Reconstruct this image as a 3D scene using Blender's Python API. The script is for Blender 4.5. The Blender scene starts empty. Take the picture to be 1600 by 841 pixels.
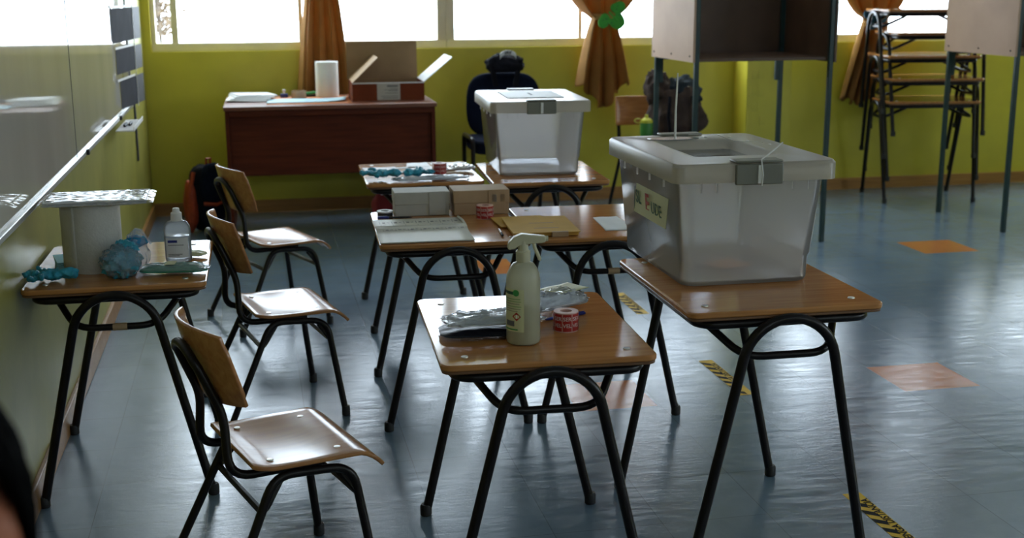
import bpy, bmesh, math, random
from mathutils import Vector, Matrix, noise
from math import sin, cos, pi, radians
random.seed(7)
S = bpy.context.scene
COL = S.collection

# ------------------------------------------------------------------ camera, world, exposure
FPX, PITCH, YAW, ROLL = 1950.9, 0.2230, 0.2030, -0.0050
cam_d = bpy.data.cameras.new('camera'); cam = bpy.data.objects.new('camera', cam_d); COL.objects.link(cam)
cam_d.sensor_width = 36.0; cam_d.lens = FPX / 1600 * 36.0
cam.location = (0.717, 0.0, 1.564)
fw = Vector((sin(YAW)*cos(PITCH), cos(YAW)*cos(PITCH), -sin(PITCH)))
rt = Vector((cos(YAW), -sin(YAW), 0)); up = rt.cross(fw)
r2 = rt*cos(ROLL) + up*sin(ROLL); u2 = up*cos(ROLL) - rt*sin(ROLL)
M = Matrix((r2, u2, -fw)).transposed().to_4x4(); M.translation = cam.location
cam.matrix_world = M
cam_d.clip_start = 0.05; cam_d.clip_end = 200
cam_d.dof.use_dof = True; cam_d.dof.focus_distance = 3.6; cam_d.dof.aperture_fstop = 4.0
S.camera = cam
S.view_settings.view_transform = 'Standard'; S.view_settings.look = 'None'
S.view_settings.gamma = 1.0; S.view_settings.use_curve_mapping = False
S.view_settings.exposure = 0.78
SKY = 7.5
w = bpy.data.worlds.new('overcast_sky'); S.world = w; w.use_nodes = True
wb = w.node_tree.nodes['Background']; wb.inputs[0].default_value = (0.77, 0.875, 1.0, 1); wb.inputs[1].default_value = SKY
S.cycles.max_bounces = 10; S.cycles.diffuse_bounces = 5; S.cycles.transparent_max_bounces = 24
S.cycles.sample_clamp_indirect = 6.0; S.cycles.use_denoising = True

X1, Y0, Y1, ZC = 8.6, -2.2, 8.947, 2.95
WZ0, WZ1 = 1.135, 2.50
WINS = [(0.06, 2.097), (2.098, 4.22), (4.66, 6.62), (6.66, 8.5)]
def portal(cx, cy, cz, sx, sy, rx, rz=0):
    l = bpy.data.lights.new('daylight_portal', 'AREA'); l.shape = 'RECTANGLE'; l.size = sx; l.size_y = sy
    l.cycles.is_portal = True
    o = bpy.data.objects.new('daylight_portal', l); COL.objects.link(o); o.location = (cx, cy, cz); o.rotation_euler = (rx, 0, rz)
for a, b in WINS:
    portal((a+b)/2, Y1+0.16, (WZ0+WZ1)/2, b-a, WZ1-WZ0, -pi/2)
FRONT_FILL_WINS = [(1.2, 3.0), (4.8, 6.6)]; FZ0, FZ1 = 2.2, 2.6      # unseen high windows added behind the camera for fill daylight
SIDE_FILL_WINS = [(-1.9, .3), (.7, 2.9)]; SZ0, SZ1 = 1.7, 2.6        # unseen windows added in the right wall to brighten the front of the room
for a, b in SIDE_FILL_WINS:
    l = bpy.data.lights.new('daylight_portal', 'AREA'); l.shape = 'RECTANGLE'; l.size = SZ1-SZ0; l.size_y = b-a; l.cycles.is_portal = True
    o = bpy.data.objects.new('daylight_portal', l); COL.objects.link(o); o.location = (X1+.16, (a+b)/2, (SZ0+SZ1)/2); o.rotation_euler = (0, pi/2, 0)
for a, b in FRONT_FILL_WINS:
    portal((a+b)/2, Y0-0.16, (FZ0+FZ1)/2, b-a, FZ1-FZ0, pi/2)

# ------------------------------------------------------------------ helpers
def tag(o, label=None, cat=None, group=None, kind=None):
    if label: o['label'] = label
    if cat: o['category'] = cat
    if group: o['group'] = group
    if kind: o['kind'] = kind
    return o

def thing(name, label, cat, loc=(0, 0, 0), rz=0.0, group=None):
    o = bpy.data.objects.new(name, None); COL.objects.link(o); o.empty_display_size = 0.05
    o.location = loc; o.rotation_euler = (0, 0, rz)
    return tag(o, label, cat, group)

def copy_tree(o, parent=None):
    c = o.copy(); COL.objects.link(c); c.parent = parent
    for ch in list(o.children): copy_tree(ch, c)
    return c

class B:
    def __init__(s): s.v = []; s.f = []
    def add(s, vs, fs):
        n = len(s.v); s.v += [tuple(v) for v in vs]; s.f += [tuple(n+i for i in f) for f in fs]; return s
    def box(s, c, d, rot=None):
        vs = []
        for sx in (-1, 1):
            for sy in (-1, 1):
                for sz in (-1, 1):
                    v = Vector((sx*d[0]/2, sy*d[1]/2, sz*d[2]/2))
                    if rot is not None: v = rot @ v
                    vs.append(v + Vector(c))
        return s.add(vs, [(0,1,3,2),(4,6,7,5),(0,4,5,1),(2,3,7,6),(0,2,6,4),(1,5,7,3)])
    def prism(s, pts, z0, z1):
        n = len(pts); vs = [(x, y, z0) for x, y in pts] + [(x, y, z1) for x, y in pts]
        return s.add(vs, [tuple(range(n-1, -1, -1)), tuple(range(n, 2*n))] + [(i, (i+1) % n, n+(i+1) % n, n+i) for i in range(n)])
    def grid(s, fn, nu, nv, closeu=False):
        vs = [fn(i/nu, j/nv) for j in range(nv+1) for i in range(nu+1)]
        fs = [(j*(nu+1)+i, j*(nu+1)+i+1, (j+1)*(nu+1)+i+1, (j+1)*(nu+1)+i) for j in range(nv) for i in range(nu)]
        return s.add(vs, fs)
    def lathe(s, prof, c=(0, 0, 0), n=28, sq=(1, 1), rot=None):
        vs = []
        for r, z in prof:
            for k in range(n):
                a = 2*pi*k/n; v = Vector((r*cos(a)*sq[0], r*sin(a)*sq[1], z))
                if rot is not None: v = rot @ v
                vs.append(v + Vector(c))
        m = len(prof)
        fs = [(j*n+k, j*n+(k+1) % n, (j+1)*n+(k+1) % n, (j+1)*n+k) for j in range(m-1) for k in range(n)]
        fs += [tuple(range(n-1, -1, -1)), tuple((m-1)*n+k for k in range(n))]
        return s.add(vs, fs)
    def tube(s, pts, r, n=10, closed=False, rr=None):
        P = [Vector(p) for p in pts]; m = len(P); vs = []; T = []
        for i in range(m):
            if closed: t = (P[(i+1) % m]-P[i-1])
            else: t = P[min(i+1, m-1)]-P[max(i-1, 0)]
            T.append(t.normalized())
        a = Vector((0, 0, 1)) if abs(T[0].z) < 0.9 else Vector((1, 0, 0))
        N = (a - T[0]*a.dot(T[0])).normalized()
        for i in range(m):
            if i: N = (N - T[i]*N.dot(T[i])).normalized()
            Bn = T[i].cross(N); q = rr[i] if rr else r
            for k in range(n):
                th = 2*pi*k/n; vs.append(P[i] + (N*cos(th)+Bn*sin(th))*q)
        fs = []
        for i in range(m if closed else m-1):
            j = (i+1) % m
            fs += [(i*n+k, i*n+(k+1) % n, j*n+(k+1) % n, j*n+k) for k in range(n)]
        if not closed: fs += [tuple(range(n-1, -1, -1)), tuple((m-1)*n+k for k in range(n))]
        return s.add(vs, fs)
    def ball(s, c, r, seg=14, rings=9, rot=None):
        if not hasattr(r, '__len__'): r = (r, r, r)
        vs = []; 
        for j in range(rings+1):
            ph = pi*(j+0.02*(j == 0)-0.02*(j == rings))/rings
            for k in range(seg):
                a = 2*pi*k/seg; v = Vector((r[0]*sin(ph)*cos(a), r[1]*sin(ph)*sin(a), r[2]*cos(ph)))
                if rot is not None: v = rot @ v
                vs.append(v+Vector(c))
        fs = [(j*seg+k, (j+1)*seg+k, (j+1)*seg+(k+1) % seg, j*seg+(k+1) % seg) for j in range(rings) for k in range(seg)]
        fs += [tuple(range(seg)), tuple(rings*seg+seg-1-k for k in range(seg))]
        return s.add(vs, fs)
    def build(s, name, mat, parent=None, smooth=True, bevel=0, bseg=2, solid=0, sub=0, remesh=0, loc=None):
        me = bpy.data.meshes.new(name); me.from_pydata(s.v, [], s.f); me.update()
        bm = bmesh.new(); bm.from_mesh(me); bmesh.ops.recalc_face_normals(bm, faces=bm.faces)
        if smooth:
            for f in bm.faces: f.smooth = True
            for e in bm.edges:
                if len(e.link_faces) == 2 and e.calc_face_angle(0) > radians(38): e.smooth = False
        bm.to_mesh(me); bm.free()
        me.materials.append(mat)
        o = bpy.data.objects.new(name, me); COL.objects.link(o)
        if parent is not None: o.parent = parent
        if loc is not None: o.location = loc
        if remesh:
            m = o.modifiers.new('r', 'REMESH'); m.mode = 'VOXEL'; m.voxel_size = remesh; m.use_smooth_shade = True
            m = o.modifiers.new('sm', 'SMOOTH'); m.iterations = 3; m.factor = 0.6
        if solid: m = o.modifiers.new('s', 'SOLIDIFY'); m.thickness = solid; m.offset = 0
        if bevel: m = o.modifiers.new('b', 'BEVEL'); m.width = bevel; m.segments = bseg; m.limit_method = 'ANGLE'; m.angle_limit = radians(40)
        if sub: m = o.modifiers.new('ss', 'SUBSURF'); m.levels = sub; m.render_levels = sub
        return o

def fillet(pts, R, n=6):
    P = [Vector(p) for p in pts]; out = [P[0]]
    for i in range(1, len(P)-1):
        r = R[i] if hasattr(R, '__len__') else R
        a = (P[i-1]-P[i]); b = (P[i+1]-P[i]); la, lb = a.length, b.length
        d = min(r, la*0.48, lb*0.48); A = P[i]+a*(d/la); C = P[i]+b*(d/lb)
        for k in range(n+1):
            t = k/n; out.append(A*(1-t)**2 + P[i]*2*t*(1-t) + C*t*t)
    out.append(P[-1]); return out

def rrect(wd, dp, r, n=6, cx=0, cy=0):
    out = []
    for (sx, sy, a0) in ((1, -1, -pi/2), (1, 1, 0), (-1, 1, pi/2), (-1, -1, pi)):
        for k in range(n+1):
            a = a0 + (pi/2)*k/n; out.append((cx+sx*(wd/2-r)+r*cos(a), cy+sy*(dp/2-r)+r*sin(a)))
    return out

def text_mesh(txt, size, extrude=0.0004, bold=0.0, spacing=1.0):
    c = bpy.data.curves.new('lettering', 'FONT'); c.body = txt; c.size = size; c.extrude = extrude; c.offset = bold
    c.align_x = 'CENTER'; c.align_y = 'CENTER'; c.space_character = spacing; c.resolution_u = 3
    o = bpy.data.objects.new('tmp', c); COL.objects.link(o)
    dg = bpy.context.evaluated_depsgraph_get(); dg.update()
    me = bpy.data.meshes.new_from_object(o.evaluated_get(dg)); bpy.data.objects.remove(o)
    return me
def text_obj(txt, size, mat, parent, matrix, name='lettering', **k):
    me = text_mesh(txt, size, **k); me.materials.clear(); me.materials.append(mat)
    o = bpy.data.objects.new(name, me); COL.objects.link(o); o.parent = parent; o.matrix_local = matrix
    return o
def frame_m(origin, xdir, ydir):
    x = Vector(xdir).normalized(); y = Vector(ydir); y = (y-x*y.dot(x)).normalized(); z = x.cross(y)
    m = Matrix((x, y, z)).transposed().to_4x4(); m.translation = Vector(origin); return m

# ------------------------------------------------------------------ materials
def mat(name, col, rough=0.5, metal=0.0, spec=0.5, noise_amt=0.0, nscale=8.0, bump=0.0, bscale=40.0, coat=0.0, stretch=None, alt=None, transl=0.0, rvar=0.0):
    m = bpy.data.materials.new(name); m.use_nodes = True; nt = m.node_tree; N = nt.nodes; L = nt.links
    p = N['Principled BSDF']; p.inputs['Base Color'].default_value = (*col, 1); p.inputs['Roughness'].default_value = rough
    p.inputs['Metallic'].default_value = metal; p.inputs['Specular IOR Level'].default_value = spec; p.inputs['Coat Weight'].default_value = coat
    tc = N.new('ShaderNodeTexCoord'); mp = N.new('ShaderNodeMapping'); L.new(tc.outputs['Object'], mp.inputs[0])
    if stretch: mp.inputs['Scale'].default_value = stretch
    n1 = N.new('ShaderNodeTexNoise'); n1.inputs['Scale'].default_value = nscale; n1.inputs['Detail'].default_value = 5
    L.new(mp.outputs[0], n1.inputs['Vector'])
    if noise_amt or alt:
        mx = N.new('ShaderNodeMix'); mx.data_type = 'RGBA'
        a2 = alt if alt else tuple(c*(1-noise_amt) for c in col)
        mx.inputs['A'].default_value = (*col, 1); mx.inputs['B'].default_value = (*a2, 1)
        rp = N.new('ShaderNodeMapRange'); rp.inputs[1].default_value = 0.35; rp.inputs[2].default_value = 0.68
        L.new(n1.outputs['Fac'], rp.inputs[0]); L.new(rp.outputs[0], mx.inputs['Factor']); L.new(mx.outputs['Result'], p.inputs['Base Color'])
    if rvar:
        rp2 = N.new('ShaderNodeMapRange'); rp2.inputs[1].default_value = 0.3; rp2.inputs[2].default_value = 0.7
        rp2.inputs[3].default_value = max(0.02, rough-rvar); rp2.inputs[4].default_value = rough+rvar
        L.new(n1.outputs['Fac'], rp2.inputs[0]); L.new(rp2.outputs[0], p.inputs['Roughness'])
    if bump:
        nb = N.new('ShaderNodeTexNoise'); nb.inputs['Scale'].default_value = bscale; L.new(mp.outputs[0], nb.inputs['Vector'])
        bp = N.new('ShaderNodeBump'); bp.inputs['Strength'].default_value = bump; bp.inputs['Distance'].default_value = 0.01
        L.new(nb.outputs['Fac'], bp.inputs['Height']); L.new(bp.outputs[0], p.inputs['Normal'])
    if transl:
        tr = N.new('ShaderNodeBsdfTranslucent'); tr.inputs[0].default_value = (*col, 1)
        ms = N.new('ShaderNodeMixShader'); ms.inputs[0].default_value = transl
        L.new(p.outputs[0], ms.inputs[1]); L.new(tr.outputs[0], ms.inputs[2]); L.new(ms.outputs[0], N['Material Output'].inputs[0])
    return m

def clear_plastic(name, col, opac, rough=0.12, transl=0.5, bump=0.0, bscale=30, gloss=0.5):
    m = bpy.data.materials.new(name); m.use_nodes = True; nt = m.node_tree; N = nt.nodes; L = nt.links
    p = N['Principled BSDF']; p.inputs['Base Color'].default_value = (*col, 1); p.inputs['Roughness'].default_value = rough
    p.inputs['Specular IOR Level'].default_value = gloss
    tl = N.new('ShaderNodeBsdfTranslucent'); tl.inputs[0].default_value = (*col, 1)
    m1 = N.new('ShaderNodeMixShader'); m1.inputs[0].default_value = transl
    L.new(p.outputs[0], m1.inputs[1]); L.new(tl.outputs[0], m1.inputs[2])
    tp = N.new('ShaderNodeBsdfTransparent'); tp.inputs[0].default_value = (0.97, 0.98, 1, 1)
    m2 = N.new('ShaderNodeMixShader'); m2.inputs[0].default_value = opac
    L.new(tp.outputs[0], m2.inputs[1]); L.new(m1.outputs[0], m2.inputs[2])
    gl = N.new('ShaderNodeBsdfGlossy'); gl.inputs['Roughness'].default_value = rough
    fr = N.new('ShaderNodeFresnel'); fr.inputs[0].default_value = 1.28
    m3 = N.new('ShaderNodeMixShader'); L.new(fr.outputs[0], m3.inputs[0]); L.new(m2.outputs[0], m3.inputs[1]); L.new(gl.outputs[0], m3.inputs[2])
    if bump:
        tc = N.new('ShaderNodeTexCoord'); nb = N.new('ShaderNodeTexNoise'); nb.inputs['Scale'].default_value = bscale
        L.new(tc.outputs['Object'], nb.inputs['Vector'])
        bp = N.new('ShaderNodeBump'); bp.inputs['Strength'].default_value = bump; bp.inputs['Distance'].default_value = 0.02
        L.new(nb.outputs['Fac'], bp.inputs['Height'])
        for q in (p.inputs['Normal'], gl.inputs['Normal']): L.new(bp.outputs[0], q)
    L.new(m3.outputs[0], N['Material Output'].inputs[0]); return m

def floor_mat(name, c1, c2):
    m = bpy.data.materials.new(name); m.use_nodes = True; nt = m.node_tree; N = nt.nodes; L = nt.links
    p = N['Principled BSDF']; tc = N.new('ShaderNodeTexCoord')
    mp = N.new('ShaderNodeMapping'); L.new(tc.outputs['Object'], mp.inputs[0]); mp.inputs['Location'].default_value = (-1.85, -4.295, 0)
    br = N.new('ShaderNodeTexBrick'); br.offset = 0; br.squash = 1; br.inputs['Scale'].default_value = 1.0
    br.inputs['Brick Width'].default_value = 0.333; br.inputs['Row Height'].default_value = 0.333; br.inputs['Mortar Size'].default_value = 0.0016
    br.inputs['Mortar Smooth'].default_value = 0.2
    br.inputs['Color1'].default_value = (1, 1, 1, 1); br.inputs['Color2'].default_value = (0.90, 0.90, 0.90, 1); br.inputs['Mortar'].default_value = (0.62, 0.62, 0.62, 1)
    L.new(mp.outputs[0], br.inputs['Vector'])
    n1 = N.new('ShaderNodeTexNoise'); n1.inputs['Scale'].default_value = 2.2; n1.inputs['Detail'].default_value = 8; n1.inputs['Roughness'].default_value = 0.65
    n1.inputs['Distortion'].default_value = 0.8
    L.new(tc.outputs['Object'], n1.inputs['Vector'])
    mx = N.new('ShaderNodeMix'); mx.data_type = 'RGBA'; mx.inputs['A'].default_value = (*c1, 1); mx.inputs['B'].default_value = (*c2, 1)
    mr = N.new('ShaderNodeMapRange'); mr.inputs[1].default_value = .3; mr.inputs[2].default_value = .7
    L.new(n1.outputs['Fac'], mr.inputs[0]); L.new(mr.outputs[0], mx.inputs['Factor'])
    mu = N.new('ShaderNodeMix'); mu.data_type = 'RGBA'; mu.blend_type = 'MULTIPLY'; mu.inputs['Factor'].default_value = 1
    L.new(mx.outputs['Result'], mu.inputs['A']); L.new(br.outputs['Color'], mu.inputs['B']); L.new(mu.outputs['Result'], p.inputs['Base Color'])
    # scuffed wax: streaky roughness
    mp2 = N.new('ShaderNodeMapping'); mp2.inputs['Scale'].default_value = (3.0, 14.0, 1); mp2.inputs['Rotation'].default_value = (0, 0, 0.5)
    L.new(tc.outputs['Object'], mp2.inputs[0])
    n2 = N.new('ShaderNodeTexNoise'); n2.inputs['Scale'].default_value = 1.6; n2.inputs['Detail'].default_value = 9; n2.inputs['Roughness'].default_value = .7; n2.inputs['Distortion'].default_value = 1.6
    L.new(mp2.outputs[0], n2.inputs['Vector'])
    r2_ = N.new('ShaderNodeMapRange'); r2_.inputs[1].default_value = .32; r2_.inputs[2].default_value = .68; r2_.inputs[3].default_value = .07; r2_.inputs[4].default_value = .22
    L.new(n2.outputs['Fac'], r2_.inputs[0]); L.new(r2_.outputs[0], p.inputs['Roughness'])
    bp = N.new('ShaderNodeBump'); bp.inputs['Strength'].default_value = .11; bp.inputs['Distance'].default_value = .01
    L.new(n2.outputs['Fac'], bp.inputs['Height']); L.new(bp.outputs[0], p.inputs['Normal'])
    p.inputs['Specular IOR Level'].default_value = 0.5
    return m

def wood(name, c1, c2, rough=0.3, axis='y', spec=0.5, scale=3.0, coat=0.0):
    m = bpy.data.materials.new(name); m.use_nodes = True; nt = m.node_tree; N = nt.nodes; L = nt.links
    p = N['Principled BSDF']; tc = N.new('ShaderNodeTexCoord'); mp = N.new('ShaderNodeMapping'); L.new(tc.outputs['Object'], mp.inputs[0])
    k = {'x': (1.2, 16, 16), 'y': (16, 1.2, 16), 'z': (16, 16, 1.2)}[axis]; mp.inputs['Scale'].default_value = k
    n1 = N.new('ShaderNodeTexNoise'); n1.inputs['Scale'].default_value = scale; n1.inputs['Detail'].default_value = 6; n1.inputs['Distortion'].default_value = .5
    L.new(mp.outputs[0], n1.inputs['Vector'])
    r = N.new('ShaderNodeMapRange'); r.inputs[1].default_value = .33; r.inputs[2].default_value = .67; L.new(n1.outputs['Fac'], r.inputs[0])
    mx = N.new('ShaderNodeMix'); mx.data_type = 'RGBA'; mx.inputs['A'].default_value = (*c1, 1); mx.inputs['B'].default_value = (*c2, 1)
    L.new(r.outputs[0], mx.inputs['Factor']); L.new(mx.outputs['Result'], p.inputs['Base Color'])
    r3 = N.new('ShaderNodeMapRange'); r3.inputs[3].default_value = rough*.8; r3.inputs[4].default_value = rough*1.25
    n3 = N.new('ShaderNodeTexNoise'); n3.inputs['Scale'].default_value = 9; L.new(tc.outputs['Object'], n3.inputs['Vector']); L.new(n3.outputs['Fac'], r3.inputs[0])
    L.new(r3.outputs[0], p.inputs['Roughness']); p.inputs['Specular IOR Level'].default_value = spec; p.inputs['Coat Weight'].default_value = coat
    p.inputs['Coat Roughness'].default_value = .15
    return m

MT = {}
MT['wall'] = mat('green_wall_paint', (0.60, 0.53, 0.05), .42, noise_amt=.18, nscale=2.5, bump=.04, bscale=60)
MT['wall_l'] = mat('left_wall_green_paint', (0.37, 0.34, 0.075), .40, spec=.35, noise_amt=.22, nscale=3.5, bump=.03, bscale=50)  # wall green set darker for the left wall
MT['ceil'] = mat('ceiling_white', (0.75, 0.75, 0.72), .8, noise_amt=.05)
MT['cream'] = mat('cream_wall_paint', (0.52, 0.50, 0.36), .6, noise_amt=.1, nscale=2)
MT['base'] = wood('baseboard_wood', (0.40, 0.20, 0.055), (0.30, 0.14, 0.04), .4, 'x')
MT['floor'] = floor_mat('blue_grey_vinyl', (0.130, 0.195, 0.265), (0.180, 0.250, 0.325))
MT['tile'] = floor_mat('orange_vinyl', (0.62, 0.22, 0.07), (0.52, 0.17, 0.05))
MT['winframe'] = mat('window_frame_beige', (0.68, 0.62, 0.48), .45, noise_amt=.1)
MT['desktop'] = wood('desktop_laminate', (0.56, 0.255, 0.085), (0.43, 0.18, 0.055), .11, 'x', .4)
MT['edge'] = wood('plywood_edge', (0.22, 0.11, 0.05), (0.15, 0.07, 0.03), .4, 'x')
MT['seat'] = wood('chair_plywood', (0.52, 0.24, 0.085), (0.40, 0.165, 0.055), .22, 'x', .5)
MT['black'] = mat('dark_brown_enamel', (0.010, 0.007, 0.007), .30, spec=.3, noise_amt=.3, nscale=30)
MT['rubber'] = mat('black_rubber', (0.010, 0.010, 0.011), .6, bump=.1)
MT['bolt'] = mat('zinc_bolt', (0.62, 0.60, 0.55), .3, .9)
MT['maroon'] = wood('mahogany_melamine', (0.125, 0.026, 0.010), (0.085, 0.017, 0.007), .45, 'x', .15)
MT['maroon_top'] = wood('mahogany_top', (0.22, 0.075, 0.035), (0.16, 0.05, 0.025), .35, 'x')
MT['curtain'] = mat('ochre_curtain', (0.42, 0.19, 0.045), .75, noise_amt=.2, nscale=12, bump=.1, bscale=90, transl=.25)
MT['curtain2'] = mat('light_ochre_lining', (0.58, 0.31, 0.10), .75, noise_amt=.2, nscale=12, transl=.3)
MT['felt_g'] = mat('green_felt', (0.06, 0.42, 0.05), .8, noise_amt=.2, nscale=40, bump=.1)
MT['felt_b'] = mat('blue_felt', (0.02, 0.13, 0.26), .8, noise_amt=.2, nscale=40, bump=.1)
MT['dark'] = mat('ink_black', (0.012, 0.012, 0.014), .6, noise_amt=.1)
MT['paper'] = mat('white_paper', (0.78, 0.79, 0.80), .55, noise_amt=.04, nscale=20, bump=.02)
MT['paper2'] = mat('register_paper', (0.66, 0.64, 0.56), .5, noise_amt=.05, nscale=20, bump=.02)
MT['print'] = mat('grey_print', (0.16, 0.16, 0.17), .6, noise_amt=.2, nscale=60)
MT['card_g'] = mat('grey_cardboard', (0.46, 0.44, 0.39), .7, noise_amt=.08, nscale=15, bump=.03)
MT['card_b'] = mat('kraft_cardboard', (0.46, 0.31, 0.18), .7, noise_amt=.1, nscale=15, bump=.03)
MT['card_r'] = mat('printed_red_brown_cardboard', (0.17, 0.038, 0.014), .6, spec=.12, noise_amt=.15, nscale=10)
MT['card_i'] = mat('brown_cardboard_inside', (0.25, 0.155, 0.075), .75, noise_amt=.1, nscale=14)
MT['manila'] = mat('manila_card', (0.66, 0.39, 0.085), .7, spec=.15, noise_amt=.12, nscale=9)
MT['bin'] = clear_plastic('milky_clear_plastic', (1.0, 0.95, 0.89), .34, .14, .8)
MT['lid'] = clear_plastic('milky_lid_plastic', (0.98, 0.90, 0.76), .60, .30, .7, gloss=.3)
MT['lidwin'] = clear_plastic('clear_grey_lid_window', (0.40, 0.42, 0.43), .55, .08, .3)
MT['latch'] = mat('grey_latch_plastic', (0.20, 0.195, 0.155), .4, noise_amt=.1)
MT['tie'] = mat('white_nylon', (0.80, 0.79, 0.74), .35, noise_amt=.05)
MT['spray'] = clear_plastic('milky_bottle_plastic', (0.72, 0.70, 0.52), .82, .35, .5, gloss=.3)
MT['spray_h'] = mat('cream_sprayer_plastic', (0.72, 0.68, 0.48), .35, noise_amt=.05, transl=.2)
MT['label_y'] = mat('pale_yellow_label', (0.62, 0.62, 0.36), .45, noise_amt=.06)
MT['red'] = mat('red_sticker', (0.42, 0.018, 0.015), .4, noise_amt=.1)
MT['pink'] = mat('pink_backing', (0.68, 0.42, 0.36), .5, noise_amt=.1)
MT['white'] = mat('white_print', (0.85, 0.82, 0.80), .5, noise_amt=.03)
MT['green'] = mat('green_print', (0.05, 0.33, 0.08), .5, noise_amt=.1)
MT['dkgreen'] = mat('dark_green_print', (0.02, 0.10, 0.06), .5, noise_amt=.1)
MT['foil'] = mat('crinkled_silver_wrap', (0.84, 0.86, 0.90), .2, .25, noise_amt=.15, nscale=14, bump=.8, bscale=26)
MT['film_s'] = clear_plastic('smooth_clear_film', (0.85, 0.87, 0.9), .30, .10, .3, bump=.22, bscale=22, gloss=.6)
MT['film'] = clear_plastic('crinkled_clear_film', (0.8, 0.85, 0.9), .28, .06, .3, bump=.9, bscale=38, gloss=.8)
MT['darkbag'] = mat('dark_blue_plastic', (0.016, 0.018, 0.030), .4, spec=.3, noise_amt=.3, bump=.5, bscale=20)
MT['nitrile'] = mat('blue_nitrile', (0.03, 0.36, 0.52), .45, noise_amt=.35, nscale=18, bump=.35, bscale=60)
MT['mask'] = mat('pale_blue_cloth', (0.30, 0.62, 0.70), .7, noise_amt=.15, bump=.1)
MT['bluetray'] = mat('blue_liquid_plastic', (0.02, 0.34, 0.62), .25, noise_amt=.15, transl=.3)
MT['minty'] = mat('mint_green_sheet', (0.06, 0.46, 0.30), .4, noise_amt=.3, nscale=16, bump=.3, bscale=30, transl=.2)
MT['gel'] = clear_plastic('clear_gel_bottle', (0.72, 0.76, 0.80), .42, .08, .6, gloss=.7)
MT['foam'] = mat('white_foam', (0.80, 0.80, 0.78), .5, noise_amt=.05, bump=.05)
MT['tissue'] = mat('paper_towel', (0.62, 0.60, 0.56), .9, noise_amt=.06, nscale=60, bump=.2, bscale=120)
MT['alu'] = mat('aluminium_rail', (0.58, 0.58, 0.56), .35, .6, noise_amt=.1)
MT['board'] = mat('glossy_whiteboard', (0.60, 0.56, 0.49), .045, spec=.55, noise_amt=.12, nscale=3, stretch=(1, 1, .3))
MT['boothw'] = mat('booth_white_melamine', (0.54, 0.36, 0.255), .6, spec=.2, noise_amt=.12, nscale=4)
MT['boothb'] = mat('booth_brown_hardboard', (0.115, 0.062, 0.036), .5, noise_amt=.25, nscale=6)
MT['boothp'] = mat('booth_green_steel', (0.007, 0.036, 0.036), .4, noise_amt=.3, nscale=30)
MT['navy'] = mat('navy_fabric', (0.008, 0.012, 0.028), .95, spec=.1, noise_amt=.3, nscale=50, bump=.2, bscale=120)
MT['blackfab'] = mat('black_nylon', (0.008, 0.008, 0.013), .8, spec=.15, noise_amt=.3, nscale=30, bump=.3, bscale=50)
MT['orangefab'] = mat('orange_nylon', (0.42, 0.055, 0.012), .6, noise_amt=.3, nscale=30, bump=.2)
MT['greyfab'] = mat('grey_brown_nylon', (0.075, 0.050, 0.042), .75, spec=.2, noise_amt=.4, nscale=16, bump=.6, bscale=22)
MT['slate'] = mat('slate_nylon', (0.030, 0.042, 0.055), .8, spec=.2, noise_amt=.3, bump=.4, bscale=22)
MT['yellow'] = mat('yellow_plastic', (0.62, 0.60, 0.05), .35, noise_amt=.05)
MT['greenp'] = mat('green_plastic', (0.05, 0.22, 0.04), .35, noise_amt=.1)
MT['tapey'] = mat('yellow_marking_tape', (0.75, 0.46, 0.01), .5, spec=.2, noise_amt=.15, nscale=30)
MT['tapek'] = mat('black_marking_ink', (0.012, 0.012, 0.014), .7, spec=.1, noise_amt=.2)
MT['orangep'] = mat('orange_paper', (0.70, 0.22, 0.04), .5, noise_amt=.06)
MT['bluep'] = mat('pale_blue_paper', (0.42, 0.66, 0.76), .5, noise_amt=.05)
MT['tapebrown'] = clear_plastic('clear_packing_tape', (0.75, 0.60, 0.42), .7, .15, .4)
MT['redbag'] = mat('dark_red_cloth', (0.28, 0.02, 0.03), .7, noise_amt=.2, bump=.2)
MT['pen'] = mat('pen_blue', (0.02, 0.03, 0.22), .3, noise_amt=.05)
MT['greycard'] = mat('dark_grey_card', (0.065, 0.065, 0.075), .85, spec=.1, noise_amt=.3, nscale=5)
MT['skin'] = mat('warm_skin', (0.46, 0.16, 0.085), .5, noise_amt=.12, nscale=12)
MT['hair'] = mat('black_hair', (0.003, 0.003, 0.003), .9, spec=.02, noise_amt=.3, nscale=20, stretch=(8, 8, 1), bump=.4, bscale=20)
MT['shirt'] = mat('dark_shirt', (0.02, 0.03, 0.06), .8, noise_amt=.2, bump=.2)
MT['trouser'] = mat('grey_trousers', (0.05, 0.05, 0.06), .85, noise_amt=.2)
MT['eye'] = mat('eye_white', (0.7, 0.68, 0.65), .2, noise_amt=.02)
MT['leaf'] = mat('dry_tan_leaves', (0.11, 0.07, 0.035), .7, noise_amt=.4, nscale=20)
MT['bark'] = mat('grey_bark', (0.10, 0.08, 0.06), .8, noise_amt=.3, bump=.4)
MT['extwall'] = mat('outer_fence_wall', (0.62, 0.58, 0.5), .8, noise_amt=.1)
def glass_mat():
    m = bpy.data.materials.new('window_glass'); m.use_nodes = True; N = m.node_tree.nodes; L = m.node_tree.links
    N.remove(N['Principled BSDF']); tp = N.new('ShaderNodeBsdfTransparent'); tp.inputs[0].default_value = (.96, .98, .98, 1); gl = N.new('ShaderNodeBsdfGlossy'); gl.inputs['Roughness'].default_value = .02
    mx = N.new('ShaderNodeMixShader'); mx.inputs[0].default_value = .06
    L.new(tp.outputs[0], mx.inputs[1]); L.new(gl.outputs[0], mx.inputs[2]); L.new(mx.outputs[0], N['Material Output'].inputs[0]); return m
MT['glass'] = glass_mat()

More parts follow.
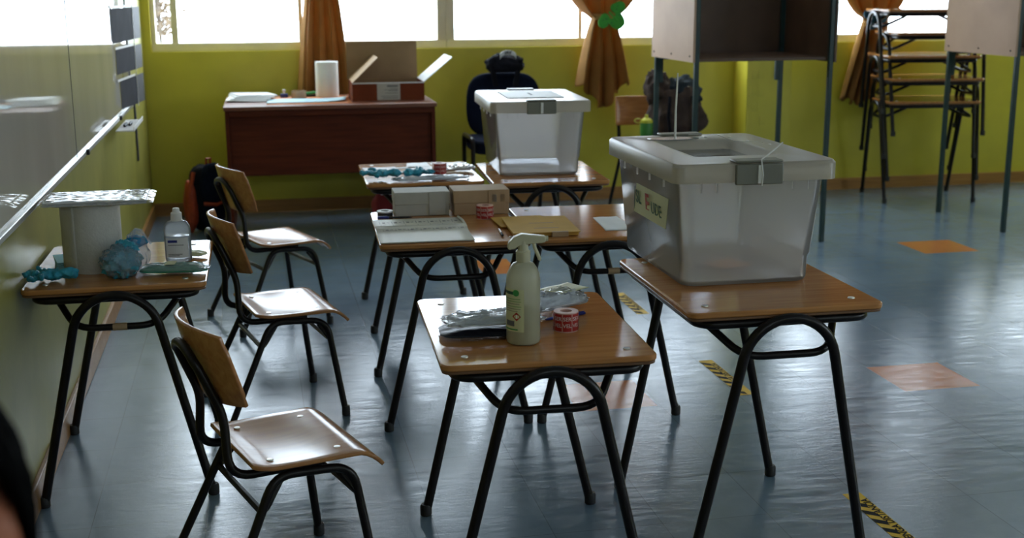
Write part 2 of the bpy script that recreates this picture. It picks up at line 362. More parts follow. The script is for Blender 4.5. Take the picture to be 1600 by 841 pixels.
# ------------------------------------------------------------------ setting
def struct(o): o['kind'] = 'structure'; return o
def build_floor():
    cells = [(3.175, 4.275, 3.500, 4.600), (1.862, 4.322, 2.170, 4.650), (4.585, 6.610, 4.940, 6.955), (1.930, 6.650, 2.130, 7.030)]
    xs = sorted({0, X1} | {c[0] for c in cells} | {c[2] for c in cells}); ys = sorted({Y0, Y1} | {c[1] for c in cells} | {c[3] for c in cells})
    b = B(); b.v = [(x, y, 0) for y in ys for x in xs]; n = len(xs); idx = []
    for j in range(len(ys)-1):
        for i in range(n-1):
            b.f.append((j*n+i, j*n+i+1, (j+1)*n+i+1, (j+1)*n+i)); cx = (xs[i]+xs[i+1])/2; cy = (ys[j]+ys[j+1])/2
            idx.append(1 if any(c[0] < cx < c[2] and c[1] < cy < c[3] for c in cells) else 0)
    o = b.build('floor', MT['floor'], smooth=False); o.data.materials.append(MT['tile'])
    for p, k in zip(o.data.polygons, idx): p.material_index = k
    struct(o)
build_floor()
struct(B().box((X1/2, (Y0+Y1)/2, ZC+.05), (X1+.4, Y1-Y0+.4, .1)).build('ceiling', MT['ceil'], smooth=False))
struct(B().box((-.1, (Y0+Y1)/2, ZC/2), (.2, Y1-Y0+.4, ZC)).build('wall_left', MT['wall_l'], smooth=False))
rwb = B(); rwb.box((X1+.09, (Y0+Y1)/2, SZ0/2), (.18, Y1-Y0+.4, SZ0)); rwb.box((X1+.09, (Y0+Y1)/2, (SZ1+ZC)/2), (.18, Y1-Y0+.4, ZC-SZ1))
_e = [Y0-.2] + [q for a in SIDE_FILL_WINS for q in a] + [Y1+.2]
for a, b_ in zip(_e[0::2], _e[1::2]): rwb.box((X1+.09, (a+b_)/2, (SZ0+SZ1)/2), (.18, b_-a, SZ1-SZ0))
struct(rwb.build('wall_right', MT['wall'], smooth=False))
fwb = B(); fwb.box((X1/2, Y0-.09, FZ0/2), (X1, .18, FZ0)); fwb.box((X1/2, Y0-.09, (FZ1+ZC)/2), (X1, .18, ZC-FZ1))
_e = [0] + [q for a in FRONT_FILL_WINS for q in a] + [X1]
for a, b_ in zip(_e[0::2], _e[1::2]): fwb.box(((a+b_)/2, Y0-.09, (FZ0+FZ1)/2), (b_-a, .18, FZ1-FZ0))
struct(fwb.build('wall_front', MT['cream'], smooth=False))
bw = B(); TH = .18
bw.box((X1/2, Y1+TH/2, WZ0/2), (X1, TH, WZ0)); bw.box((X1/2, Y1+TH/2, (WZ1+ZC)/2), (X1, TH, ZC-WZ1))
edges = [0] + [e for a in WINS for e in a] + [X1]
for a, b_ in zip(edges[0::2], edges[1::2]):
    if b_-a > .02: bw.box(((a+b_)/2, Y1+TH/2, (WZ0+WZ1)/2), (b_-a, TH, WZ1-WZ0))
struct(bw.build('wall_back', MT['wall'], smooth=False))
struct(B().box((4.445, Y1-.13, ZC/2), (.35, .26, ZC)).build('trim_1', MT['wall'], smooth=False, bevel=.006))
struct(B().box((X1/2, Y1-.009, .045), (X1, .018, .09)).build('baseboard_back', MT['base'], bevel=.004))
struct(B().box((.009, (Y0+Y1)/2-.01, .045), (.018, Y1-Y0-.05, .09)).build('baseboard_left', MT['base'], bevel=.004))
for i, ((a, b_), divs) in enumerate(zip(WINS+FRONT_FILL_WINS+SIDE_FILL_WINS, ([.215, 1.07], [3.09], [5.53], [7.6], [2.4], [6.0], [-.8], [1.8]))):  # back wall windows first, then the unseen ones added for fill daylight
    e = bpy.data.objects.new('window_%d' % (i+1), None); COL.objects.link(e); e.location = ((a+b_)/2, Y1+.09 if i < 4 else Y0-.09, WZ0 if i < 4 else FZ0); struct(e)
    if i > 5: e.location = (X1+.09, (a+b_)/2, SZ0); e.rotation_euler = (0, 0, pi/2)
    cx = (a+b_)/2; H = WZ1-WZ0 if i < 4 else FZ1-FZ0 if i < 6 else SZ1-SZ0; W = b_-a; f = B()
    f.box((0, 0, .028), (W, .07, .056)); f.box((0, 0, H-.028), (W, .07, .056))
    for sx in (-1, 1): f.box((sx*(W/2-.03), 0, H/2), (.06, .07, H-.112))
    if i == 0: f = B(); f.box((0, 0, .028), (W, .07, .056)); f.box((0, 0, H-.028), (W, .07, .056)); f.box((-W/2+.015, 0, H/2), (.03, .07, H-.112)); f.box((W/2-.032, 0, H/2), (.064, .07, H-.112))
    f.build('frame', MT['winframe'], e, bevel=.004)
    xs = [a-cx+.02] + [d-cx for d in divs] + [b_-cx-.03]
    for d in divs: B().box((d-cx, -.005, H/2), (.028 if i != 0 or d > .5 else .045, .045, H-.08)).build('sash', MT['winframe'], e, bevel=.003)
    for x0, x1 in zip(xs[:-1], xs[1:]): B().box(((x0+x1)/2, .008, H/2), (x1-x0, .005, H-.06)).build('pane', MT['glass'], e, smooth=False)

# outdoors beyond the left pane
t = thing('dry_shrub', 'tan leafed shrub outside, seen through the narrow pane beside the left wall', 'shrub', (-0.05, 11.2, 0.0))
sb = B()
for k in range(5): sb.tube([(random.uniform(-.05, .05), 0, 0), (random.uniform(-.08, .08), random.uniform(-.1, .1), 1.0), (random.uniform(-.12, .12), random.uniform(-.2, .2), 2.0)], .015, 6)
sb.build('stem', MT['bark'], t)
lf = B()
for k in range(1500):
    c = Vector((random.gauss(.0, .085), random.gauss(0, .15), random.uniform(1.17, 1.95))); n = Vector((random.gauss(0, 1), random.gauss(0, 1), random.gauss(0, 1))).normalized()
    q = n.orthogonal().normalized(); r_ = n.cross(q); s_ = random.uniform(.016, .032)
    lf.add([c-q*s_, c-r_*s_*.5+n*.004, c+q*s_, c+r_*s_*.5+n*.004], [(0, 1, 2, 3)])
lf.build('foliage', MT['leaf'], t, smooth=False)

# ------------------------------------------------------------------ whiteboard and its neighbours on the left wall
t = thing('whiteboard', 'long glossy whiteboard on the left wall, reflecting the windows', 'whiteboard', (0, 4.6, .9))
B().box((.016, 0, .62), (.022, 5.9, 1.24)).build('panel', MT['board'], t, smooth=False)
B().box((.0275, .55, .62), (.002, .004, 1.22)).build('panel_joint', MT['greycard'], t)
fr = B(); fr.box((.02, 0, .005), (.04, 5.94, .02)); fr.build('bottom_rail', MT['alu'], t, bevel=.003)
B().box((.018, 0, 1.25), (.03, 5.94, .02)).build('top_rail', MT['alu'], t, bevel=.003)
for s in (-1, 1): B().box((.018, s*2.96, .62), (.034, .02, 1.25)).build('end_rail', MT['alu'], t, bevel=.003)
B().box((.045, .75, .008), (.012, .03, .022)).build('rail_clip', MT['dark'], t, bevel=.002)
B().box((.045, 2.15, .008), (.012, .03, .022)).build('rail_clip', MT['dark'], t, bevel=.002)
o = thing('marker_tray', 'small white marker tray fixed low at the far end of the whiteboard', 'tray', (.041, 6.75, .862))
B().box((.045, 0, .006), (.09, .55, .006)).box((.088, 0, .016), (.004, .55, .02)).build('tray', MT['white'], o, bevel=.001)
for k in range(2): B().lathe([(.006, 0), (.008, .01), (.008, .11), (.004, .125)], (.03+.02*k, .05*k, .017), 10, rot=Matrix.Rotation(pi/2, 3, 'X')).build('marker', MT['dark'], o)
for i, (z0, z1) in enumerate(((1.285, 1.46), (1.12, 1.25), (.93, 1.085))):
    o = thing('card_pocket', ('dark grey folded card pocket, uppermost of three by the whiteboard end', 'dark grey folded card pocket, middle of three by the whiteboard end', 'dark grey folded card pocket, lowest of three by the whiteboard end')[i], 'card pocket', (.03, 7.35, z0), group='grey card pockets hung in a column')
    h = z1-z0; q = B(); q.prism([(.0, -.6+.12*i), (.055, 0.0), (.055, .004), (0.0, -.592+.12*i)], 0, h); q.build('front_flap', MT['greycard'], o, smooth=False)
    B().prism([(.055, 0), (.075, .22), (.071, .222), (.051, .004)], 0, h).build('side_flap', MT['dark'], o, smooth=False)
    B().box((.056, .0, h/2), (.004, .008, h+.03)).build('spine', MT['white'], o)
    B().box((.03, -.3, h+.008), (.003, .5, .012), Matrix.Rotation(-.09, 3, 'Z')).build('top_strip', MT['white'], o)
o = thing('hanging_strap', 'narrow dark strap hanging on the left wall beyond the whiteboard', 'strap', (.0, 8.0, .52))
B().box((.006, 0, .21), (.008, .05, .42)).build('strap', MT['greycard'], o, bevel=.002); B().box((.012, .0, .415), (.02, .02, .02)).build('hook', MT['dark'], o, bevel=.003)

# ------------------------------------------------------------------ desks
def make_desk(label, x, y, rz, T=.69, tape=False, group=None, z=0.0, D=.675):
    W = .54; e = thing('school_desk', label, 'desk', (x, y, z), rz, group)
    B().prism(rrect(W, D, .028), T-.018, T-.002).build('desktop', MT['desktop'], e, bevel=.004, bseg=2)
    B().prism(rrect(W-.006, D-.006, .026), T-.026, T-.0185).build('plywood_edge', MT['edge'], e, bevel=.002)
    rim = rrect(W-.07, D-.04, .05, 5)
    B().tube([(a, b, T-.040) for a, b in rim], .0125, 10, closed=True).build('rim_frame', MT['black'], e)
    for sy in (-1, 1):
        yt = sy*(D/2+.014); yb = sy*.330; R = .128; zc = T-.024-R
        th = .2
        for _ in range(6): th = math.atan2(.253-R*cos(th), zc+R*sin(th)-.012)
        arc = []
        for k in range(19):
            a = pi-th-(pi-2*th)*k/18; zz = zc+R*sin(a); arc.append(Vector((R*cos(a), yb+(yt-yb)*min(1, zz/(T-.05)), zz)))
        pts = [Vector((-.253, yb, .012)), arc[0].lerp(Vector((-.253, yb, .012)), .5)] + arc + [arc[-1].lerp(Vector((.253, yb, .012)), .5), Vector((.253, yb, .012))]
        B().tube(pts, .0138, 12).build('leg_hoop', MT['black'], e)
        cy = sy*(D/2-.008)
        B().tube(fillet([(-.195, sy*.19, T-.05), (-.118, cy, T-.128), (.118, cy, T-.128), (.195, sy*.19, T-.05)], .055), .0105, 10).build('crossbar', MT['black'], e)
        for sx in (-1, 1):
            B().lathe([(.0145, 0), (.0175, .003), (.0175, .03), (.0145, .036)], (sx*.2545, yb, 0), 14).build('foot_cap', MT['rubber'], e)
            B().lathe([(.0095, 0), (.009, .0022), (.003, .0026)], (sx*.205, sy*(D/2-.07), T-.002), 12).build('bolt', MT['bolt'], e)
    if tape: B().tube([(-.012, -(D/2-.008), T-.128), (.03, -(D/2-.008), T-.128)], .0118, 10).build('tape_wrap', MT['card_b'], e)
    return e
make_desk('brown school desk at the right front carrying the large lidded bin with the long tie', 2.053, 3.253, -.01, .749)
make_desk('brown school desk carrying the spray bottle', 1.411, 3.169, -.039, .676)
make_desk('school desk against the left wall under the towel roll', .283, 4.146, -.006, .691, tape=True)
make_desk('school desk carrying the open register book and two cardboard boxes', 1.408, 4.585, -.040, .686)
make_desk('middle row school desk right of the register book, half hidden by the large bin', 1.965, 4.555, -.040, .688, tape=True)
make_desk('school desk covered with blue gloves and papers before the mahogany desk', 1.478, 5.911, -.024, .697)
make_desk('school desk carrying the lidded bin before the navy office chair', 2.043, 5.772, -.053, .701)
for k in range(5):
    nm = ['at the bottom of', 'second from the bottom in', 'in the middle of', 'second from the top of', 'on top of'][k]
    make_desk('school desk %s the stack at the back wall' % nm, 5.57+.012*k*(1 if k % 2 else -1), 8.48, radians(-99), .74, z=.163*k, group='stacked school desks at the back wall')

# ------------------------------------------------------------------ chairs
def make_chair(label, x, y, deg):
    e = thing('school_chair', label, 'chair', (x, y, 0), radians(deg), 'wooden school chairs in a column')
    ZS = .40
    def seat(u, v):
        a = u*.345; b = (v-.5)*2; hw = .192+.012*u
        if u < .04 or u > .96: hw -= .012
        z = ZS + .010*(1-min(1, u/.15)) - .012*max(0, 1-((u-.38)/.32)**2)*max(0, 1-b*b) - .045*max(0, (u-.80)/.20)**1.8
        return (a, b*hw, z)
    B().grid(seat, 22, 14).build('seat', MT['seat'], e, solid=.011, bevel=.003)
    def back(u, v):
        b = (u-.5)*2; h = v; hw = .185 if .12 < h < .88 else .172
        lean = -.045-.058*h
        return (lean+.050*b*b-.006, b*hw, .565+.185*h+.010*(1-b*b)*(h-.5)*2)
    B().grid(back, 20, 10).build('backrest', MT['seat'], e, solid=.011, bevel=.003)
    # inverted U back tube running forward under the seat
    L = [(.20, .135, .374), (-.045, .130, .374), (-.042, .100, .53), (-.094, .088, .655)]
    arc = [(-.098-.012*sin(pi*k/8), .088*cos(pi*k/8), .655+.045*sin(pi*k/8)) for k in range(1, 8)]
    side = fillet(L, [0, .06, .04, 0]); other = [(p[0], -p[1], p[2]) for p in reversed(side)]
    B().tube(side+[Vector(a) for a in arc]+[Vector(o_) for o_ in other], .0118, 10).build('back_frame', MT['black'], e)
    for s in (-1, 1):
        pts = fillet([(-.12, s*.222, .012), (.055, s*.180, .378), (.262, s*.182, .366), (.312, s*.222, .012)], [0, .05, .06, 0])
        B().tube(pts, .0118, 10).build('side_frame', MT['black'], e)
        for u in (-.12, .3125): B().lathe([(.013, 0), (.0158, .003), (.0155, .032), (.013, .038)], (u, s*.222, 0), 12).build('foot_cap', MT['rubber'], e)
        for u in (.06, .24): B().lathe([(.009, 0), (.0085, .002), (.003, .0025)], (u, s*.135, ZS+.0035), 12).build('bolt', MT['bolt'], e)
        B().lathe([(.007, 0), (.006, .002), (.002, .003)], (-.068, s*.075, .66), 10, rot=Matrix.Rotation(pi/2, 3, 'Y')).build('rivet', MT['bolt'], e)
    B().tube(fillet([(.075, -.165, .360), (.018, -.190, .288), (.018, .190, .288), (.075, .165, .360)], .03), .009, 8).build('rear_crossbar', MT['black'], e)
    B().tube(fillet([(.235, -.165, .350), (.277, -.195, .285), (.277, .195, .285), (.235, .165, .350)], .03), .009, 8).build('front_crossbar', MT['black'], e)
    return e
make_chair('wooden school chair nearest the camera, its whole seat in view at the front left', .616, 3.13, 18)
make_chair('wooden school chair in the middle of the column of three', .647, 4.62, 13)
make_chair('wooden school chair furthest back, near the orange and black backpack', .655, 5.90, 20.5)

# ------------------------------------------------------------------ ballot bins
def bin_shell(W0, D0, W1, D1, H, r):
    """one continuous wall: outside up, over the rim and down the inside"""
    rings = []
    def ring(wd, dp, z, rr): rings.append([(x, y, z) for x, y in rrect(wd, dp, rr, 5)])
    q = .0022
    ring(W0-.04, D0-.04, 0.004, r*.7); ring(W0-.008, D0-.008, .004, r); ring(W0, D0, .014, r); ring(W0+.004, D0+.004, .075, r); ring(W0+.012, D0+.012, .082, r)
    ring(W1, D1, H-.03, r); ring(W1+.012, D1+.012, H-.028, r); ring(W1+.012, D1+.012, H, r)
    ring(W1+.012-2*q, D1+.012-2*q, H, r); ring(W1-2*q, D1-2*q, H-.03, r); ring(W0+.012-2*q, D0+.012-2*q, .082, r); ring(W0+.004-2*q, D0+.004-2*q, .076, r); ring(W0-2*q, D0-2*q, .014+q, r)
    ring(W0-.04, D0-.04, .004+q, r*.7)
    n = len(rings[0]); b = B(); b.v = [v for rg in rings for v in rg]
    b.f = [(j*n+k, j*n+(k+1) % n, (j+1)*n+(k+1) % n, (j+1)*n+k) for j in range(len(rings)-1) for k in range(n)]
    b.f += [tuple(range(n-1, -1, -1)), tuple((len(rings)-1)*n+k for k in range(n))]
    return b
def lid_shell(W, D, z, r, wx, wy):
    rings = []
    def ring(wd, dp, zz, rr, cy=0): rings.append([(x, y, zz) for x, y in rrect(wd, dp, rr, 5, cy=cy)])
    ring(W-.004, D-.004, z-.052, r); ring(W, D, z-.052, r); ring(W, D, z-.008, r); ring(W-.012, D-.012, z, r)
    ring(wx+.075, wy+.09, z+.001, r); ring(wx+.035, wy+.05, z-.004, r*.8); ring(wx, wy, z-.026, r*.6)
    ring(wx, wy, z-.0285, r*.6); ring(wx+.037, wy+.052, z-.0065, r*.8); ring(wx+.075, wy+.09, z-.0015, r); ring(W-.014, D-.014, z-.0025, r); ring(W-.005, D-.005, z-.009, r)
    n = len(rings[0]); b = B(); b.v = [v for rg in rings for v in rg]; m = len(rings)
    b.f = [(j*n+k, j*n+(k+1) % n, ((j+1) % m)*n+(k+1) % n, ((j+1) % m)*n+k) for j in range(m) for k in range(n)]
    return b
def make_bin(name, label, x, y, z, rz):
    e = thing(name, label, 'plastic bin', (x, y, z), rz, 'clear plastic bins used as ballot boxes')
    H = .35; W1, D1 = .425, .625; W0, D0 = .375, .575
    rb = bin_shell(W0, D0, W1, D1, H-.008, .04)
    for s in (-1, 1):
        for yy in (-.19, -.06, .06, .19): rb.box((s*(W1/2+.006), yy, H-.055), (.006, .004, .05))
        for xx in (-.155, -.11, .11, .155): rb.box((xx, s*(D1/2+.007), H-.055), (.004, .006, .05))
    rb.build('tub', MT['bin'], e)
    lid = lid_shell(W1+.045, D1+.045, H, .032, .20, .30).build('lid', MT['lid'], e)
    B().prism(rrect(.204, .304, .03), H-.0285, H-.025).build('lid_window', MT['lidwin'], lid)
    for s in (-1, 1):
        c = B(); c.box((0, s*((D1+.045)/2+.006), H-.030), (.135, .012, .056)); c.box((0, s*((D1+.045)/2-.018), H+.004), (.135, .055, .007))
        c.build('latch', MT['latch'], e, bevel=.004)
        tt = B(); tt.box((0, s*((D1+.045)/2+.013), H-.030), (.012, .004, .05)); tt.build('latch_slot', MT['tie'], e, bevel=.001)
    return e, H, W1, D1
e, H, W1, D1 = make_bin('ballot_bin', 'large milky lidded plastic bin with a pale text sticker, on the right front desk', 2.043, 3.470, .747, -.004)
B().tube([(.005, -.350, H-.06), (.004, -.358, H-.03), (.003, -.345, H+.010), (.03, -.33, H+.022), (.075, -.315, H+.050)], .0022, 6).build('cable_tie', MT['tie'], e)
B().tube([(-.055, .20, H+.004), (-.055, .20, H+.09), (-.053, .20, H+.15), (-.051, .20, H+.205)], .0035, 6, rr=[.0042, .0036, .003, .0022]).build('upright_cable_tie', MT['tie'], e)
B().prism([(.085*cos(2*pi*k/20)-.055, .035*sin(2*pi*k/20)+.22) for k in range(20)], H, H+.003).build('tie_seat', MT['lidwin'], e)
B().tube([(.02, .29, H+.004), (.09, .22, H+.010), (.10, .1, H+.004), (.16, .02, H+.008)], .0011, 5).build('loose_thread', MT['tie'], e)
for q in ((.06, .24), (.13, .22), (.15, .12), (.18, .02), (.04, .30)): B().ball((q[0], q[1], H+.001), (.006, .006, .003), 8, 5).build('lid_stud', MT['white'], e)
# sticker on the left side, lettering as in the photo
ln = Vector((-1, 0, -.08)).normalized()
st = B().box((-.2115, -.055, .195), (.0015, .30, .085), Matrix.Rotation(radians(4.5), 3, 'Y')).build('side_sticker', MT['label_y'], e)
def side_text(txt, size, m, yy, zz, **k): return text_obj(txt, size, m, e, frame_m((-.2135-.0012, yy, zz), (0, -1, 0), (-.08, 0, 1)), **k)
side_text('SL', .055, MT['dkgreen'], .055, .20, bold=.0008)
B().box((-.2128, .055, .163), (.001, .075, .005)).box((-.2148, .093, .195), (.001, .004, .07)).build('green_rule', MT['dkgreen'], e)
side_text('E', .075, MT['red'], -.03, .195, bold=.0015)
side_text('UDE', .05, MT['dkgreen'], -.115, .19)
B().box((.03, -.05, .0085), (.11, .09, .003), Matrix.Rotation(.4, 3, 'Z')).build('folded_slip', MT['orangep'], e)
e2, H, W1, D1 = make_bin('ballot_bin', 'milky lidded bin with white slotted paper on its lid, before the navy chair', 2.030, 5.925, .699, -.06)
B().box((.0, .01, H+.0035), (.27, .37, .003)).build('slotted_sheet', MT['paper'], e2)
B().box((.0, .01, H+.0055), (.010, .11, .001)).build('slot', MT['dark'], e2)
B().box((0, .278, .19), (.32, .002, .20), Matrix.Rotation(radians(-4.5), 3, 'X')).build('back_glow_sheet', MT['bin'], e2)  # milky sheet added to stand for daylight glowing through the back wall

# ------------------------------------------------------------------ red sticker rolls
def make_roll(x, y, z, label, rz, tail=False):
    e = thing('sticker_roll', label, 'sticker roll', (x, y, z), rz, 'rolls of red voting stickers')
    R, r, h = .033, .016, .052
    n = 32; b = B()
    prof = [(r, 0), (R, 0), (R, h), (r, h)]
    vs = [(p[0]*cos(2*pi*k/n), p[0]*sin(2*pi*k/n), p[1]) for p in prof for k in range(n)]
    b.add(vs, [(j*n+k, j*n+(k+1) % n, ((j+1) % 4)*n+(k+1) % n, ((j+1) % 4)*n+k) for j in range(4) for k in range(n)])
    b.build('backing_coil', MT['pink'], e)
    for k in range(8):
        a0 = 2*pi*k/8+.05; a1 = 2*pi*(k+1)/8-.03
        s = B().grid(lambda u, v: ((R+.0006)*cos(a0+(a1-a0)*u), (R+.0006)*sin(a0+(a1-a0)*u), .003+(h-.006)*v), 6, 1).build('sticker', MT['red'], e)
        for txt, zz in (('SER', .036), ('VEL', .018)):
            me = text_mesh(txt, .0145, .0002, .0002)
            for v in me.vertices:
                a = (a0+a1)/2+v.co.x/R; v.co = Vector(((R+.0010)*cos(a), (R+.0010)*sin(a), zz+v.co.y))
            me.materials.clear(); me.materials.append(MT['white']); o = bpy.data.objects.new('lettering', me); COL.objects.link(o); o.parent = s
    if tail:
        B().grid(lambda u, v: (-R-.0+.002*sin(6*u)-.0, -.01-.05*u, .002+(h+.004)*v), 8, 1).build('loose_tail', MT['pink'], e, solid=.0006)
    return e
r0 = make_roll(1.500, 3.100, .674, 'red sticker roll beside the spray bottle on the brown desk', .25)
c = make_roll(1.578, 4.700, .684, 'red sticker roll standing before the kraft cardboard box', .1)
c = make_roll(1.560, 5.780, .703, 'red sticker roll standing among papers on the desk with the blue gloves', .0, True)

# ------------------------------------------------------------------ desk with the spray bottle
t = thing('spray_bottle', 'milky trigger spray bottle with a pale yellow label standing on the brown desk', 'spray bottle', (1.365, 3.008, .674), -.12)
R = .0435
B().lathe([(.036, 0), (R-.002, .004), (R, .012), (R, .165), (R-.002, .18), (R-.009, .196), (.027, .207), (.016, .212), (.015, .222)], n=32).build('bottle_body', MT['spray'], t)
lq = B().lathe([(.035, .003), (R-.004, .008), (R-.004, .11), (.001, .111)], n=28).build('liquid', MT['spray'], t)
sh = B(); sh.lathe([(.0175, .212), (.0185, .214), (.0185, .238), (.014, .242)], n=20); sh.build('collar', MT['spray_h'], t)
hd = B(); hd.lathe([(.0135, .236), (.013, .262), (.012, .27)], n=16)
prof = [(-.040, .247), (-.037, .262), (-.024, .276), (-.004, .284), (.046, .278), (.056, .277), (.056, .262), (.046, .260), (.018, .258), (-.010, .254), (-.022, .246), (-.034, .244)]
hd.add([(a, -.012, b_) for a, b_ in prof]+[(a, .012, b_) for a, b_ in prof], [tuple(range(12)), tuple(range(23, 11, -1))]+[(i, (i+1) % 12, 12+(i+1) % 12, 12+i) for i in range(12)])
hd.build('spray_head', MT['spray_h'], t, bevel=.003)
B().tube([(.026, 0, .260), (.030, 0, .245), (.036, 0, .232), (.042, 0, .217), (.040, 0, .214)], .0045, 8).build('trigger', MT['spray_h'], t)
B().lathe([(.007, 0), (.007, .008)], (.055, 0, .2695), 12, rot=Matrix.Rotation(pi/2, 3, 'Y')).build('nozzle', MT['spray_h'], t)
def cyl_patch(par, name, m, a0, a1, z0, z1, rad, nseg=10): return B().grid(lambda u, v: (rad*cos(a0+(a1-a0)*u), rad*sin(a0+(a1-a0)*u), z0+(z1-z0)*v), nseg, 1).build(name, m, par)
A0, A1 = radians(170), radians(267)
lb = cyl_patch(t, 'label', MT['label_y'], A0, A1, .038, .148, R+.0006, 16)
for (z0, z1, a0, a1, m) in ((.134, .142, 172, 238, 'dkgreen'), (.122, .1235, 175, 255, 'green'), (.116, .1172, 175, 258, 'green'), (.110, .1112, 175, 252, 'print'), (.103, .1042, 175, 258, 'green'), (.097, .0982, 175, 256, 'print'), (.091, .0922, 175, 246, 'print'), (.052, .066, 196, 234, 'print'), (.042, .0455, 175, 246, 'green')):
    cyl_patch(lb, 'print_line', MT[m], radians(a0), radians(a1), z0, z1, R+.0011, 8)
for m, rad, a, z, k in (('green', .0085, 240, .139, 20), ('red', .0115, 242, .078, 4)):
    vs = [((R+.0014)*cos(radians(a)+rad*cos(2*pi*j/k)/R), (R+.0014)*sin(radians(a)+rad*cos(2*pi*j/k)/R), z+rad*sin(2*pi*j/k)) for j in range(k)]
    b = B().add(vs, [tuple(range(k))]); b.build('hazard_diamond' if k == 4 else 'green_roundel', MT[m], lb, smooth=False)
a = radians(242); B().tube([((R+.0018)*cos(a), (R+.0018)*sin(a), .073), ((R+.0018)*cos(a), (R+.0018)*sin(a), .083)], .0011, 6).build('flame_mark', MT['white'], lb)

def pouch(name, label, cat, loc, rz, size, m, m2=None, seed=0, amp=.25, tilt=0, group=None, freq=3.5, base=.5):
    """crinkled flat packet: superellipsoid pushed about by noise, flattened underside"""
    e = thing(name, label, cat, loc, rz, group) if m2 else None
    b = B(); nu, nv = 56, 26
    def fn(u, v):
        a = 2*pi*u; ph = pi*(v-.5)
        cc = lambda q, p: math.copysign(abs(q)**p, q)
        x = cc(cos(ph), .45)*cc(cos(a), .42); y = cc(cos(ph), .45)*cc(sin(a), .42); z = cc(sin(ph), .9)
        p = Vector((x*freq*.5, y*freq*.5, z+seed*3.1)); n = noise.fractal(p*1.6, 1.0, 2.0, 4)
        k = 1+amp*.35*n; zz = (z*(1+amp*1.6*n)) if z > 0 else z*.5
        edge = max(abs(x), abs(y)); zz *= (1-.55*max(0, edge-.6)/.4)
        return (x*size[0]/2*k, y*size[1]/2*k, max(0, size[2]*base+zz*size[2]*.5))
    b.grid(fn, nu, nv)
    o = b.build(name if not m2 else 'contents', m, e)
    if m2:
        def fn2(u, v):
            q = fn(u, v); n = .0035+.002*noise.noise(Vector(q)*60); return (q[0]*1.03, q[1]*1.04, q[2]*1.05+n*(1 if q[2] > .002 else 0))
        B().grid(fn2, nu, nv).build('clear_wrap', m2, e); return e
    o.location = loc; o.rotation_euler = (0, 0, rz); tag(o, label, cat, group); return o
def sheet_obj(name, label, cat, pts, z, m, th=.0012, group=None, curl=0.0):
    cx = sum(p[0] for p in pts)/4; cy = sum(p[1] for p in pts)/4; P = [Vector((p[0]-cx, p[1]-cy, 0)) for p in pts]
    def fn(u, v):
        q = (P[0]*(1-u)+P[1]*u)*(1-v)+(P[3]*(1-u)+P[2]*u)*v
        return (q.x, q.y, curl*(max(0, u-.7)/.3)**2 + .0006*sin(9*u+5*v))
    o = B().grid(fn, 14, 10).build(name, m, None, solid=th); o.location = (cx, cy, z+th); return tag(o, label, cat, group)

pouch('dark_bag', 'dark blue plastic bag lying flat under the silvery packet on the brown desk', 'bag', (1.288, 3.105, .6745), -.03, (.25, .13, .022), MT['darkbag'], seed=1, amp=.12)
pouch('mask_packet', 'long silvery crinkled packet lying left of the spray bottle', 'packet', (1.305, 3.105, .699), .05, (.25, .11, .026), MT['foil'], MT['film'], seed=2, amp=.35, freq=6)
pouch('foil_packet', 'crinkled clear packet with green print behind the red sticker roll', 'packet', (1.500, 3.29, .6745), .45, (.22, .11, .050), MT['foil'], MT['film'], seed=5, amp=.4, freq=6)
sheet_obj('printed_card', 'small printed card poking out from the clear packet on the brown desk', 'card', [(1.53, 3.27), (1.625, 3.33), (1.58, 3.40), (1.48, 3.34)], .727, MT['label_y'])
def pen(label, x, y, z, rz, m, m2, ln=.135):
    e = thing('pen', label, 'pen', (x, y, z), rz); rot = Matrix.Rotation(pi/2, 3, 'Y')
    B().lathe([(.001, 0), (.0035, .012), (.004, .02), (.004, ln-.035)], (-ln/2, 0, .0045), 10, rot=rot).build('barrel', m, e)
    B().lathe([(.0046, 0), (.0046, .04), (.0035, .046)], (ln/2-.045, 0, .0048), 10, rot=rot).box((ln/2-.02, 0, .0105), (.036, .002, .0015)).build('cap', m2, e)
pen('blue pen sticking out behind the red roll on the brown desk', 1.525, 3.215, .6745, .35, MT['pen'], MT['pen'])
pen('silver pen lying between the register book and the yellow folder', 1.578, 4.385, .6845, radians(-95), MT['bolt'], MT['dark'])
pen('blue pen lying above the open register book', 1.235, 4.765, .6845, radians(175), MT['dark'], MT['pen'])

# ------------------------------------------------------------------ left desk
zl = .6895
t = thing('towel_roll', 'big paper towel roll standing on the desk against the left wall', 'paper roll', (.205, 4.075, zl), 0)
R = .082; b = B(); n = 40; prof = [(.022, 0), (R, 0), (R+.001, .004), (R, .215), (R-.002, .219), (.022, .219)]
vs = [(p[0]*cos(2*pi*k/n), p[0]*sin(2*pi*k/n), p[1]) for p in prof for k in range(n)]
b.add(vs, [(j*n+k, j*n+(k+1) % n, ((j+1) % 6)*n+(k+1) % n, ((j+1) % 6)*n+k) for j in range(6) for k in range(n)]); b.build('paper_coil', MT['tissue'], t)
B().grid(lambda u, v: (-R*.62-.05*u, -R*.80+.03*u+.04*u*u, .217*v), 6, 6).build('loose_sheet', MT['tissue'], t, solid=.001)
t = thing('foam_tray_pack', 'wrapped stack of flat white trays lying on top of the towel roll', 'tray pack', (.226, 4.055, zl+.2195), .02)
for k in range(4):
    def tr(u, v, k=k):
        a = (u-.5)*2; c_ = (v-.5)*2; ed = max(abs(a), abs(c_)); return (a*(.150+.001*k), c_*.110, .001+.0032*k+.007*max(0, ed-.78)/.22)
    B().grid(tr, 24, 18).build('tray', MT['foam'], t, solid=.002)
